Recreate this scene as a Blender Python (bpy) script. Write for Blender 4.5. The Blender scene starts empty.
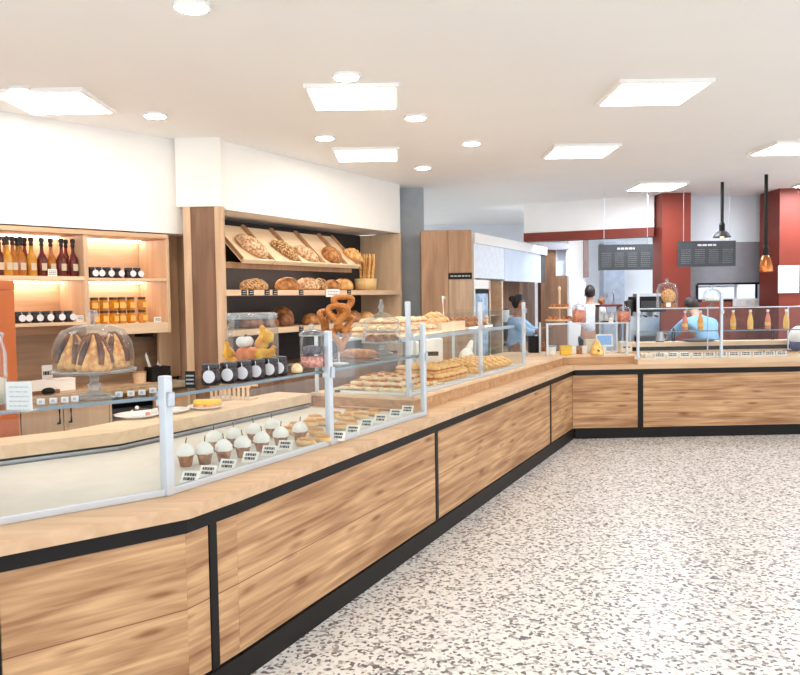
import bpy, bmesh, math, random
from mathutils import Vector, Matrix
random.seed(7)
SC = bpy.context.scene
COL = SC.collection
# ------------------------------------------------------------------ camera numbers and survey helpers
F, CX, CY, H = 785., 400., 337.5, 1.62
PITCH, ROLL = math.atan(39.5/785.), .015
def ray(px, py):
    u, v = (px-CX)/F, (CY-py)/F
    c, s = math.cos(ROLL), math.sin(ROLL)
    x = u*c+v*s; z = -u*s+v*c
    cp, sp = math.cos(PITCH), math.sin(PITCH)
    return (x, cp+z*sp, z*cp-sp)
def ph(px, py, h):                       # point seen at a pixel on the level z = h
    d = ray(px, py); t = (h-H)/d[2]
    return Vector((d[0]*t, d[1]*t, h))
def at(px, py, Y):                       # point seen at a pixel at depth Y
    d = ray(px, py); t = Y/d[1]
    return Vector((d[0]*t, Y, H+d[2]*t))
def pv(px, py, p, u):                    # point seen at a pixel on an upright plane through p along u
    d = ray(px, py)
    t = (p[0]*u[1]-p[1]*u[0])/(d[0]*u[1]-d[1]*u[0])
    return Vector((d[0]*t, d[1]*t, H+d[2]*t))
class Frame:
    """an upright building line: x along it, y away from the customer"""
    def __init__(s, p, q):
        s.o = Vector((p[0], p[1], 0)); u = Vector((q[0]-p[0], q[1]-p[1], 0)); s.L = u.length
        s.u = u.normalized(); s.n = Vector((-s.u.y, s.u.x, 0)); s.a = math.atan2(s.u.y, s.u.x)
    def w(s, x, y, z=0): return s.o+s.u*x+s.n*y+Vector((0, 0, z))
    def l(s, p):
        d = Vector((p[0], p[1], 0))-s.o
        return d.dot(s.u), d.dot(s.n)
    def x_at(s, px, y=0., py=300):       # x along the line (at offset y) under a pixel column
        b = s.w(0, y); return s.l(pv(px, py, b, s.u))[0]
    def z_at(s, px, py, y=0.):
        b = s.w(0, y); return pv(px, py, b, s.u).z
# ------------------------------------------------------------------ materials
def lin(c): return tuple(((x/255.)/12.92 if x/255. <= .04045 else ((x/255.+.055)/1.055)**2.4) for x in c)+(1.,)
def newmat(n):
    m = bpy.data.materials.new(n); m.use_nodes = True
    nt = m.node_tree; b = nt.nodes['Principled BSDF']
    return m, nt, b
def mat(n, c, rough=.5, metal=0., vary=.08, vscale=8., spec=.5, trans=0., bump=0.):
    m, nt, b = newmat(n)
    b.inputs['Roughness'].default_value = rough; b.inputs['Metallic'].default_value = metal
    b.inputs['Specular IOR Level'].default_value = spec
    b.inputs['Transmission Weight'].default_value = trans
    tc = nt.nodes.new('ShaderNodeTexCoord'); no = nt.nodes.new('ShaderNodeTexNoise')
    no.inputs['Scale'].default_value = vscale; no.inputs['Detail'].default_value = 4
    nt.links.new(tc.outputs['Object'], no.inputs['Vector'])
    r = nt.nodes.new('ShaderNodeValToRGB'); L = lin(c)
    r.color_ramp.elements[0].position = .3; r.color_ramp.elements[1].position = .7
    r.color_ramp.elements[0].color = tuple(max(0, x*(1-vary*2)) for x in L[:3])+(1,)
    r.color_ramp.elements[1].color = tuple(min(1, x*(1+vary*1.2)) for x in L[:3])+(1,)
    nt.links.new(no.outputs['Fac'], r.inputs['Fac']); nt.links.new(r.outputs['Color'], b.inputs['Base Color'])
    if bump:
        bp = nt.nodes.new('ShaderNodeBump'); bp.inputs['Strength'].default_value = bump; bp.inputs['Distance'].default_value = .01
        nt.links.new(no.outputs['Fac'], bp.inputs['Height']); nt.links.new(bp.outputs['Normal'], b.inputs['Normal'])
    return m
def two(n, c1, c2, scale, lo=.4, hi=.6, rough=.6, detail=5, stretch=(1, 1, 1), bump=0.):
    m, nt, b = newmat(n); b.inputs['Roughness'].default_value = rough
    tc = nt.nodes.new('ShaderNodeTexCoord'); mp = nt.nodes.new('ShaderNodeMapping'); mp.inputs['Scale'].default_value = stretch
    no = nt.nodes.new('ShaderNodeTexNoise'); no.inputs['Scale'].default_value = scale; no.inputs['Detail'].default_value = detail
    nt.links.new(tc.outputs['Object'], mp.inputs['Vector']); nt.links.new(mp.outputs['Vector'], no.inputs['Vector'])
    r = nt.nodes.new('ShaderNodeValToRGB'); r.color_ramp.elements[0].position = lo; r.color_ramp.elements[1].position = hi
    r.color_ramp.elements[0].color = lin(c1); r.color_ramp.elements[1].color = lin(c2)
    nt.links.new(no.outputs['Fac'], r.inputs['Fac']); nt.links.new(r.outputs['Color'], b.inputs['Base Color'])
    if bump:
        bp = nt.nodes.new('ShaderNodeBump'); bp.inputs['Strength'].default_value = bump; bp.inputs['Distance'].default_value = .01
        nt.links.new(no.outputs['Fac'], bp.inputs['Height']); nt.links.new(bp.outputs['Normal'], b.inputs['Normal'])
    return m
def wood(n, dark, light, axis=0, rough=.5, knots=0., plank=0., contrast=.18, rustic=False):
    m, nt, b = newmat(n); b.inputs['Roughness'].default_value = rough
    N, K = nt.nodes.new, nt.links.new
    tc = N('ShaderNodeTexCoord'); mp = N('ShaderNodeMapping')
    s = [34, 34, 34] if rustic else [16, 16, 16]; s[axis] = 1.5 if rustic else 1.1; mp.inputs['Scale'].default_value = s
    K(tc.outputs['Object'], mp.inputs['Vector'])
    n1 = N('ShaderNodeTexNoise'); n1.inputs['Scale'].default_value = 1.; n1.inputs['Detail'].default_value = 6; n1.inputs['Distortion'].default_value = .7
    K(mp.outputs['Vector'], n1.inputs['Vector'])
    mp2 = N('ShaderNodeMapping'); s2 = [9, 9, 9] if rustic else [5, 5, 5]; s2[axis] = .8 if rustic else .7; mp2.inputs['Scale'].default_value = s2
    K(tc.outputs['Object'], mp2.inputs['Vector'])
    n2 = N('ShaderNodeTexNoise'); n2.inputs['Scale'].default_value = 1.; n2.inputs['Detail'].default_value = 3; n2.inputs['Distortion'].default_value = 1.5
    K(mp2.outputs['Vector'], n2.inputs['Vector'])
    mx = N('ShaderNodeMath'); mx.operation = 'ADD'; K(n1.outputs['Fac'], mx.inputs[0]); K(n2.outputs['Fac'], mx.inputs[1])
    hf = N('ShaderNodeMath'); hf.operation = 'MULTIPLY'; hf.inputs[1].default_value = .5; K(mx.outputs[0], hf.inputs[0])
    fac = hf.outputs[0]
    if knots:
        mp3 = N('ShaderNodeMapping'); s3 = [13, 13, 13]; s3[axis] = 3.2; mp3.inputs['Scale'].default_value = s3
        K(tc.outputs['Object'], mp3.inputs['Vector'])
        v = N('ShaderNodeTexVoronoi'); v.inputs['Scale'].default_value = .8; K(mp3.outputs['Vector'], v.inputs['Vector'])
        mr = N('ShaderNodeMapRange'); mr.inputs[1].default_value = .0; mr.inputs[2].default_value = .22; mr.inputs[3].default_value = -knots; mr.inputs[4].default_value = 0.
        K(v.outputs['Distance'], mr.inputs[0])
        ad = N('ShaderNodeMath'); ad.operation = 'ADD'; K(fac, ad.inputs[0]); K(mr.outputs[0], ad.inputs[1]); fac = ad.outputs[0]
    r = N('ShaderNodeValToRGB'); r.color_ramp.elements[0].position = .5-contrast; r.color_ramp.elements[1].position = .5+contrast
    r.color_ramp.elements[0].color = lin(dark); r.color_ramp.elements[1].color = lin(light)
    K(fac, r.inputs['Fac']); out = r.outputs['Color']
    if plank:
        sep = N('ShaderNodeSeparateXYZ'); K(tc.outputs['Object'], sep.inputs[0])
        md = N('ShaderNodeMath'); md.operation = 'PINGPONG'; md.inputs[1].default_value = plank; K(sep.outputs['Z'], md.inputs[0])
        lt = N('ShaderNodeMath'); lt.operation = 'LESS_THAN'; lt.inputs[1].default_value = .0022; K(md.outputs[0], lt.inputs[0])
        mi = N('ShaderNodeMix'); mi.data_type = 'RGBA'; K(lt.outputs[0], mi.inputs[0]); K(out, mi.inputs[6])
        mi.inputs[7].default_value = tuple(x*.8 for x in lin(dark)[:3])+(1,); out = mi.outputs[2]
    K(out, b.inputs['Base Color'])
    return m
def thin_glass(n, tint=(250, 252, 252), refl=.9, edge=.05, milk=0.):
    m = bpy.data.materials.new(n); m.use_nodes = True; nt = m.node_tree; nt.nodes.clear(); N = nt.nodes.new
    o = N('ShaderNodeOutputMaterial'); t = N('ShaderNodeBsdfTransparent'); t.inputs[0].default_value = lin(tint)
    g = N('ShaderNodeBsdfGlossy'); g.inputs['Roughness'].default_value = .03
    lw = N('ShaderNodeLayerWeight'); lw.inputs['Blend'].default_value = .25
    mr = N('ShaderNodeMapRange'); mr.inputs[3].default_value = edge; mr.inputs[4].default_value = refl
    nt.links.new(lw.outputs['Fresnel'], mr.inputs[0])
    mx = N('ShaderNodeMixShader'); nt.links.new(mr.outputs[0], mx.inputs[0]); nt.links.new(t.outputs[0], mx.inputs[1]); gs = g.outputs[0]
    if milk:  # white diffuse paints rim highlights into the glass
        df = N('ShaderNodeBsdfDiffuse'); df.inputs[0].default_value = lin((250, 250, 250)); m2 = N('ShaderNodeMixShader'); m2.inputs[0].default_value = milk
        nt.links.new(g.outputs[0], m2.inputs[1]); nt.links.new(df.outputs[0], m2.inputs[2]); gs = m2.outputs[0]
    nt.links.new(gs, mx.inputs[2])
    nt.links.new(mx.outputs[0], o.inputs[0])
    return m
def emit(n, c, s):
    m, nt, b = newmat(n); b.inputs['Base Color'].default_value = lin(c)
    b.inputs['Emission Color'].default_value = lin(c); b.inputs['Emission Strength'].default_value = s
    return m
M = {}
M['oak'] = wood('light oak', (192, 154, 118), (222, 190, 156), 0)
M['oak_up'] = wood('light oak upright', (194, 158, 124), (224, 194, 162), 2)
M['oak_pale'] = wood('pale oak', (212, 178, 142), (236, 210, 178), 0)
M['oak_front'] = wood('rustic oak', (138, 92, 56), (226, 184, 138), 0, .55, .22, .2, .17, True)
M['oak_brown'] = wood('brown oak', (112, 78, 56), (158, 120, 90), 2)
M['oak_mid'] = wood('mid oak', (156, 116, 82), (200, 160, 120), 2)
M['oak_riser'] = wood('warm riser oak', (164, 120, 80), (216, 174, 128), 0, .5, .12, 0, .2, True)
M['oak_tray'] = wood('lit tone oak', (232, 202, 164), (250, 228, 198), 0)  # paler than pale oak: the brightness of lit trays is painted in
M['oak_lit'] = wood('lit tone oak upright', (216, 184, 150), (240, 214, 184), 2)  # lighter copy of upright oak, light painted into its tone
M['oak_warm'] = wood('warm brown oak', (148, 112, 82), (194, 156, 122), 2)
M['oak_wall'] = wood('wall oak boards', (150, 120, 94), (192, 160, 128), 0)
M['black'] = mat('black lacquer', (22, 19, 19), .5, vary=.05, spec=.25)
M['dark'] = mat('dark brown back panel', (46, 42, 44), .6, vary=.08)
M['darkgrey'] = mat('charcoal', (62, 62, 66), .5)
M['white'] = mat('white plaster', (246, 245, 242), .8, vary=.01, vscale=3)
M['ceil'] = mat('white ceiling paint', (250, 250, 248), .85, vary=.008, vscale=2)
M['coolwhite'] = mat('cool white wall', (232, 239, 246), .6, vary=.02, vscale=2)
M['fascia'] = mat('blue white laminate', (206, 220, 236), .25, vary=.03, vscale=3)
M['greypaint'] = mat('slate grey paint', (164, 172, 180), .6, vary=.04)
M['hoodgrey'] = mat('grey bulkhead paint', (140, 140, 146), .6, vary=.04)
M['red'] = mat('rust red paint', (128, 46, 28), .55, vary=.05, vscale=3)
M['redtile'] = two('red wall tile', (132, 56, 38), (160, 76, 54), 6, rough=.4)
M['orange'] = mat('terracotta laminate', (205, 112, 62), .5, vary=.03, vscale=3)
M['steel'] = mat('brushed steel', (190, 196, 204), .3, .9, vary=.04)
M['post'] = mat('silver anodised post', (205, 213, 222), .35, .35, vary=.02)
M['copper'] = mat('copper', (205, 130, 78), .22, 1., vary=.1)
M['edgeglass'] = mat('polished glass edge', (120, 138, 148), .2, .2)
M['yellowcake'] = two('pale yellow glaze', (232, 178, 84), (250, 218, 144), 20, .4, .6, .4)
M['paper'] = mat('white card', (245, 243, 238), .8, vary=.02)
M['ink'] = mat('black ink', (34, 34, 38), .7)
M['chalk'] = mat('chalk lettering', (190, 192, 192), .9)
M['board'] = mat('chalkboard', (52, 54, 58), .7, vary=.1)
M['tagwhite'] = mat('pale round label', (226, 228, 234), .6, vary=.02)
M['glass'] = thin_glass('clear pane glass', refl=.13, edge=.015)
M['vessel'] = thin_glass('clear vessel glass', (248, 250, 251), .5, .04, .3)
M['cutglass'] = thin_glass('thick clear glass', (238, 242, 245), .6, .14, .5)
M['ceramic'] = mat('white porcelain', (244, 243, 240), .25, vary=.01)
M['deck'] = mat('pale display deck', (222, 218, 210), .35, vary=.03)
M['jam'] = mat('dark jam', (44, 26, 30), .2, vary=.2)
M['jamlid'] = mat('dark grey lid', (58, 60, 68), .4, .4)
M['honey'] = mat('amber honey', (214, 138, 36), .12, vary=.15, vscale=30)
M['honeylid'] = mat('brown lid', (92, 58, 36), .4, .2)
M['label'] = mat('yellow paper label', (240, 190, 96), .7, vary=.06)
M['amber'] = mat('amber syrup', (196, 118, 40), .1, vary=.15, vscale=20, trans=.25)
M['gold'] = mat('golden syrup', (226, 160, 56), .1, vary=.15, vscale=20, trans=.25)
M['ruby'] = mat('dark red syrup', (104, 34, 28), .1, vary=.15, vscale=20, trans=.15)
M['blush'] = mat('red orange syrup', (168, 70, 42), .1, vary=.15, vscale=20, trans=.2)
M['stopper'] = mat('black stopper', (40, 36, 38), .5)
M['crust'] = two('bread crust', (134, 78, 38), (204, 146, 86), 26, .35, .65, .7, bump=.35)
M['crustdark'] = two('dark rye crust', (96, 56, 36), (152, 100, 64), 24, .35, .65, .7, bump=.35)
M['flour'] = two('floured crust', (176, 122, 78), (238, 210, 174), 42, .38, .62, .8, bump=.35)
M['seeded'] = two('seeded crust', (120, 76, 42), (214, 176, 124), 55, .42, .56, .8, bump=.4)
M['crumb'] = mat('pale crumb', (240, 212, 166), .8, vary=.06, vscale=30)
M['baguette'] = two('baguette crust', (206, 140, 70), (242, 200, 134), 22, .35, .65, .65)
M['golden'] = two('golden pastry', (224, 166, 98), (252, 222, 166), 30, .3, .7, .5, bump=.25)
M['palepastry'] = two('pale pastry', (232, 186, 124), (252, 232, 194), 26, .3, .65, .6, bump=.25)
M['brownpastry'] = two('brown pastry', (130, 74, 40), (206, 140, 84), 30, .35, .65, .6, bump=.25)
M['pretzel'] = two('pretzel crust', (142, 74, 26), (222, 142, 58), 22, .4, .62, .4)
M['cream'] = mat('whipped cream', (252, 248, 240), .6, vary=.02)
M['jelly'] = mat('orange jam', (222, 120, 40), .2, vary=.2)
M['cocoa'] = two('marble cake crust', (66, 38, 28), (150, 92, 58), 14, .4, .6, .6)
M['sponge'] = two('yellow sponge', (204, 134, 74), (238, 188, 116), 40, .4, .6, .8)
M['icing'] = mat('chocolate icing', (54, 30, 24), .25, vary=.1)
M['yellow'] = mat('bright yellow', (244, 196, 48), .5, vary=.08)
M['squash'] = two('yellow gourd skin', (224, 156, 30), (248, 204, 72), 14, .4, .6, .45)
M['pumpkin'] = two('orange pumpkin skin', (206, 106, 50), (232, 150, 92), 12, .4, .6, .5)
M['whitepumpkin'] = mat('white pumpkin skin', (226, 224, 218), .5, vary=.06)
M['stem'] = mat('dry stem', (120, 100, 62), .8, vary=.2)
M['candy'] = two('pink sugared sweets', (214, 120, 108), (244, 186, 172), 60, .4, .6, .5, bump=.6)
M['orangecandy'] = two('orange sugared sweets', (214, 92, 60), (248, 178, 150), 60, .4, .6, .5, bump=.6)
M['darkcandy'] = two('dark berries', (60, 56, 66), (110, 104, 114), 60, .4, .6, .5, bump=.6)
M['skin'] = mat('skin', (206, 158, 132), .5, vary=.04)
M['skindark'] = mat('tanned skin', (150, 100, 76), .5, vary=.04)
M['hair'] = mat('dark hair', (48, 38, 36), .6, vary=.25, vscale=40)
M['blackhair'] = mat('black hair', (24, 21, 22), .55, vary=.25, vscale=40)
M['shirtblue'] = mat('light blue cotton', (132, 178, 216), .8, vary=.06)
M['shirtwhite'] = mat('pale grey cotton', (222, 228, 236), .8, vary=.05)
M['shirtsky'] = mat('sky blue cotton', (150, 184, 220), .8, vary=.06)
M['apron'] = mat('grey apron cloth', (120, 128, 140), .8, vary=.05)
M['trousers'] = mat('dark trousers', (52, 54, 62), .8, vary=.05)
M['juiceorange'] = mat('orange juice', (246, 172, 62), .25, vary=.05)
M['juicepink'] = mat('pink juice', (236, 134, 112), .25, vary=.05)
M['juicegold'] = mat('golden juice', (248, 196, 104), .25, vary=.05)
M['screen'] = emit('blue till screen', (120, 160, 210), .2)
M['led'] = emit('warm led strip', (255, 246, 234), 9.)
M['added_led'] = emit('added case strip', (255, 248, 236), 5.)  # for strips added to brighten the pastries
M['panel'] = emit('led ceiling panel', (255, 246, 232), 5.)  # for lamps added to light the shop
M['added_coolpanel'] = emit('cool led ceiling panel', (240, 246, 255), 26.)  # for added lamps that stand in for cool kitchen daylight
M['added_spot'] = emit('warm downlight', (255, 240, 220), 40.)  # for lamps added over shelves, trays and cases
M['sponge_paper'] = mat('baking paper', (236, 224, 204), .8)
# terrazzo floor
m, nt, b = newmat('speckled terrazzo'); b.inputs['Roughness'].default_value = .35
tc = nt.nodes.new('ShaderNodeTexCoord'); v = nt.nodes.new('ShaderNodeTexVoronoi'); v.inputs['Scale'].default_value = 60
nt.links.new(tc.outputs['Object'], v.inputs['Vector'])
r = nt.nodes.new('ShaderNodeValToRGB'); r.color_ramp.interpolation = 'CONSTANT'
r.color_ramp.elements[0].position = 0; r.color_ramp.elements[0].color = lin((228, 226, 224))
r.color_ramp.elements[1].position = .55; r.color_ramp.elements[1].color = lin((204, 202, 202))
for p_, c_ in ((.72, (92, 90, 94)), (.86, (150, 146, 146))):
    e_ = r.color_ramp.elements.new(p_); e_.color = lin(c_)
sp = nt.nodes.new('ShaderNodeSeparateColor'); nt.links.new(v.outputs['Color'], sp.inputs[0])
nt.links.new(sp.outputs[0], r.inputs['Fac']); nt.links.new(r.outputs['Color'], b.inputs['Base Color']); M['floor'] = m
# ------------------------------------------------------------------ mesh builder
class MB:
    def __init__(s): s.bm = bmesh.new()
    def box(s, x0, y0, z0, x1, y1, z1, bev=0., mtx=None):
        r = bmesh.ops.create_cube(s.bm, size=1.)
        vs = r['verts']
        for v in vs: v.co = Vector(((x0+x1)/2+v.co.x*(x1-x0), (y0+y1)/2+v.co.y*(y1-y0), (z0+z1)/2+v.co.z*(z1-z0)))
        if bev:
            es = list({e for v in vs for e in v.link_edges})
            nb = bmesh.ops.bevel(s.bm, geom=es, offset=bev, segments=2, affect='EDGES', profile=.5)
            vs = list({v for f in nb['faces'] for v in f.verts} | {v for v in vs if v.is_valid})
        if mtx is not None: bmesh.ops.transform(s.bm, matrix=mtx, verts=vs)
        return s
    def prism(s, poly, z0, z1):
        n = len(poly); a = [s.bm.verts.new((p[0], p[1], z0)) for p in poly]; t = [s.bm.verts.new((p[0], p[1], z1)) for p in poly]
        fs = [s.bm.faces.new(a), s.bm.faces.new(t)]
        for i in range(n): fs.append(s.bm.faces.new((a[i], a[(i+1) % n], t[(i+1) % n], t[i])))
        bmesh.ops.recalc_face_normals(s.bm, faces=fs)
        return s
    def lathe(s, prof, seg=20, c=(0, 0, 0), close=True, mtx=None, lobes=0, amp=0.):
        rings = []; vs = []
        for r, z in prof:
            if r < 1e-6: ring = [s.bm.verts.new((c[0], c[1], c[2]+z))]
            else:
                ring = []
                for i in range(seg):
                    a = 2*math.pi*i/seg; rr = r*(1+amp*abs(math.cos(a*lobes/2))-amp) if lobes else r
                    ring.append(s.bm.verts.new((c[0]+rr*math.cos(a), c[1]+rr*math.sin(a), c[2]+z)))
            rings.append(ring); vs += ring
        fs = []
        for A, B in zip(rings, rings[1:]):
            if len(A) == 1 and len(B) == 1: continue
            for i in range(seg):
                j = (i+1) % seg
                if len(A) == 1: fs.append(s.bm.faces.new((A[0], B[j], B[i])))
                elif len(B) == 1: fs.append(s.bm.faces.new((A[i], A[j], B[0])))
                else: fs.append(s.bm.faces.new((A[i], A[j], B[j], B[i])))
        if close:
            if len(rings[0]) > 1: fs.append(s.bm.faces.new(rings[0]))
            if len(rings[-1]) > 1: fs.append(s.bm.faces.new(rings[-1]))
            bmesh.ops.recalc_face_normals(s.bm, faces=fs)
        if mtx is not None: bmesh.ops.transform(s.bm, matrix=mtx, verts=vs)
        return s
    def cyl(s, r, z0, z1, c=(0, 0), seg=14, mtx=None): return s.lathe([(r, z0), (r, z1)], seg, (c[0], c[1], 0), True, mtx)
    def tube(s, pts, r, seg=8, closed=False):
        pts = [Vector(p) for p in pts]; n = len(pts); rings = []
        rad = r if isinstance(r, (list, tuple)) else [r]*n
        up = Vector((0, 0, 1))
        for i, p in enumerate(pts):
            if closed: d = pts[(i+1) % n]-pts[i-1]
            else: d = pts[min(i+1, n-1)]-pts[max(i-1, 0)]
            d.normalize()
            a = d.cross(up)
            if a.length < .15: a = d.cross(Vector((0, 1, 0)))
            a.normalize(); b_ = a.cross(d)
            rings.append([s.bm.verts.new(p+(a*math.cos(2*math.pi*k/seg)+b_*math.sin(2*math.pi*k/seg))*rad[i]) for k in range(seg)])
        fs = []
        for i in range(n if closed else n-1):
            A, B = rings[i], rings[(i+1) % n]
            for k in range(seg): fs.append(s.bm.faces.new((A[k], A[(k+1) % seg], B[(k+1) % seg], B[k])))
        if not closed: fs += [s.bm.faces.new(rings[0]), s.bm.faces.new(rings[-1])]
        bmesh.ops.recalc_face_normals(s.bm, faces=fs)
        return s
    def ball(s, c, r, seg=16, rings=10, fn=None, mtx=None):
        vs = bmesh.ops.create_uvsphere(s.bm, u_segments=seg, v_segments=rings, radius=1.)['verts']
        r = r if isinstance(r, (tuple, list)) else (r, r, r)
        for v in vs:
            p = v.co.copy()
            if fn: p = fn(p)
            v.co = Vector((c[0]+p.x*r[0], c[1]+p.y*r[1], c[2]+p.z*r[2]))
        if mtx is not None: bmesh.ops.transform(s.bm, matrix=mtx, verts=vs)
        return s
    def build(s, name, m, parent=None, loc=(0, 0, 0), rz=0., smooth=False, rot=None):
        me = bpy.data.meshes.new(name); s.bm.to_mesh(me); s.bm.free()
        me.materials.append(M[m] if isinstance(m, str) else m)
        if smooth:
            for p in me.polygons: p.use_smooth = True
        o = bpy.data.objects.new(name, me); COL.objects.link(o)
        o.parent = parent; o.location = loc; o.rotation_euler = rot if rot else (0, 0, rz)
        return o
def tag(o, label, cat, group=None):
    o['label'] = label; o['category'] = cat
    if group: o['group'] = group
    return o
def thing(name, label, cat, loc=(0, 0, 0), rz=0., group=None):
    o = bpy.data.objects.new(name, None); COL.objects.link(o); o.empty_display_size = .05
    o.location = loc; o.rotation_euler = (0, 0, rz)
    return tag(o, label, cat, group)
def struct(o): o['kind'] = 'structure'; return o
def kids(o): return [c for c in COL.objects if c.parent == o]
def dup(root, loc, rz=None, label=None, group=None, scale=None):
    r = root.copy(); COL.objects.link(r); r.location = loc
    if rz is not None: r.rotation_euler = (0, 0, rz)
    if label: r['label'] = label
    if group: r['group'] = group
    if scale: r.scale = (scale,)*3 if not isinstance(scale, tuple) else scale
    for ch in kids(root):
        c = ch.copy(); COL.objects.link(c); c.parent = r
        for g in kids(ch):
            d = g.copy(); COL.objects.link(d); d.parent = c
    return r
ORD = 'first second third fourth fifth sixth seventh eighth ninth tenth eleventh twelfth thirteenth fourteenth fifteenth sixteenth seventeenth eighteenth nineteenth twentieth'.split()
def off(p, d): return (p[0]+d[0], p[1]+d[1])
# ------------------------------------------------------------------ building lines surveyed from the photograph
G327, G422 = ph(330, 443, .84), ph(424, 414, .84)
FG = Frame(G327, G422)                                   # glass front of the near case
GK = FG.w(-1.2, 0)                                       # the bend of the counter by the short post
SH0, SH1 = ph(0, 412.5, 1.23), ph(165, 397, 1.23)
d0 = Vector((SH1.x-SH0.x, SH1.y-SH0.y, 0)).normalized()
G0 = GK-d0*2.1
F0 = Frame(G0, GK)                                       # the part of the case before the bend
E450, E560 = ph(450, 419, .78), ph(560, 372, .78)
K = Vector((1.965, 8.8, 0))                              # inner corner where the two runs meet
FE = Frame(E450, K)                                      # ledge edge of the long run
S0, S1 = ph(409, 396, .94), ph(524, 365, .94)
FS = Frame(S0, S1)                                       # glass front of the long case
B1 = ph(800, 434.3, 0)
FB = Frame(K, B1)                                        # front of the cross counter
C0, C1 = ph(31, 398, .92), ph(165, 384, .92)
FC = Frame(C0, C1)                                       # back cabinets with the lit shelves
def meet(fa, ya, fb, yb):                                # where two building lines cross
    p, q = fa.w(0, ya), fb.w(0, yb); d, e = fa.u, fb.u
    t = ((q.x-p.x)*e.y-(q.y-p.y)*e.x)/(d.x*e.y-d.y*e.x)
    return p+d*t
def xy(v): return (v.x, v.y)
# ------------------------------------------------------------------ room shell
CEIL = 3.05
struct(MB().box(-7, -2.2, -.06, 10, 17, 0).build('floor', 'floor'))
struct(MB().box(-7, -2.2, CEIL, 10, 17, CEIL+.1).build('ceiling', 'ceil'))
# wall behind the lit shelves, with the white bulkhead above them
wl = Frame(FC.w(-3.2, .68), FC.w(1.95, .68))
struct(MB().box(0, 0, 0, wl.L, .1, CEIL).build('wall_left', 'oak_wall', None, wl.o, wl.a))
struct(MB().box(0, -.46, 2.22, wl.L-.3, -.001, CEIL).build('trim_1', 'white', None, wl.o, wl.a))
# bread wall line
D0 = at(224, 300, 7.05); uD = Vector((.482, .876, 0)).normalized()
FD = Frame(D0, D0+uD)
DL = FD.x_at(402, 0)
struct(MB().box(.3, .64, 0, DL+.02, .74, CEIL).build('wall_back', 'white', None, FD.o, FD.a))
struct(MB().box(-.05, .02, 2.44, DL+.02, .639, CEIL).build('trim_2', 'white', None, FD.o, FD.a))
# slate grey strip beside the bread wall
g0, g1 = at(399, 300, 10.3), at(425, 300, 10.3)
struct(MB().box(g0.x-.3, 10.3, 0, g1.x, 10.4, CEIL).build('wall_middle', 'greypaint'))
# kitchen walls
struct(MB().box(.5, 15.6, 0, 9.5, 15.75, CEIL).build('wall_back_kitchen', 'coolwhite'))
struct(MB().box(8.2, 9.5, 0, 8.35, 15.6, CEIL).build('wall_right', 'white'))
# ------------------------------------------------------------------ long serving counter
FLk, FLm = meet(F0, -.22, FG, -.2), meet(FG, -.2, FE, 0)
FL0 = F0.w(-.1, -.22)
front = [FL0, FLk, FLm, K]
Rr0, Rrk, Rr2 = F0.w(-.1, 1.3), FG.w(-.8, 1.22), FG.w(1.14, 1.1)
def inset(poly, d):                                      # front polyline moved inward by d
    fs = [Frame(a, b) for a, b in zip(poly, poly[1:])]
    out = [fs[0].w(0, d)]+[meet(a, d, b, d) for a, b in zip(fs, fs[1:])]
    out.append(fs[-1].w(fs[-1].L, d)); return out
Jr = meet(FS, .8, FB, .88)
rear = [Jr, FS.w(0, .8), Rr2, Rrk, Rr0]
cA = thing('serving_counter', 'long oak fronted serving counter with black plinth running to the inner corner', 'counter', FLm)
def poly(pts): return [(p[0]-FLm.x, p[1]-FLm.y) for p in pts]
# end of the run where it turns: follow the cross counter so the two bodies do not overlap
Kin = [meet(FE, d, FB, 0) for d in (0, .02, .035)]
def body(d):
    i = inset(front, d); i[-1] = meet(FE, d, FB, .001); return i+[meet(FS, .8, FB, .001)]+rear[1:]
MB().prism(poly(body(.045)), .0, .72).build('carcass', 'black', cA)
MB().prism(poly(body(.02)), .72, .78).build('black_rail', 'black', cA)
MB().prism(poly(body(0.)), .78, .83).build('ledge', 'oak', cA)
i30 = inset(front, .03)
def seg_parts(fr, cuts, y=0.):
    """plinth, oak panels and black dividers of one straight front"""
    o = fr.o-FLm
    for k, (a, b) in enumerate(zip(cuts, cuts[1:])):
        MB().box(-(b-a)/2+(.024 if k else 0), 0, -.3, (b-a)/2-(.024 if k < len(cuts)-2 else 0), .03, .3, .003).build('base_panel', 'oak_front', cA, (fr.w((a+b)/2, y, .418)-FLm), fr.a)
    for c in cuts[1:-1]:
        MB().box(-.022, -.004, .11, .022, .03, .722).build('divider', 'black', cA, (fr.w(c, y)-FLm), fr.a)
fE = Frame(i30[2], i30[3]); fG = Frame(i30[1], i30[2]); f0 = Frame(i30[0], i30[1])
c434, c550 = fE.x_at(434.5, 0), fE.x_at(550, 0)
Lk = fE.l(meet(FE, .03, FB, 0))[0]
seg_parts(fE, [0, c434, c550, Lk+.02] if c434 > .3 else [0, c550, Lk+.02])
seg_parts(fG, [0, fG.L*.5, fG.L]); seg_parts(f0, [0, .75, 1.5, f0.L])
for fr, a, b in ((fE, 0, Lk), (fG, 0, fG.L), (f0, 0, f0.L)):
    MB().box(a-.01, -.012, 0, b+.01, .03, .112).build('plinth', 'black', cA, fr.o-FLm, fr.a)
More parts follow.
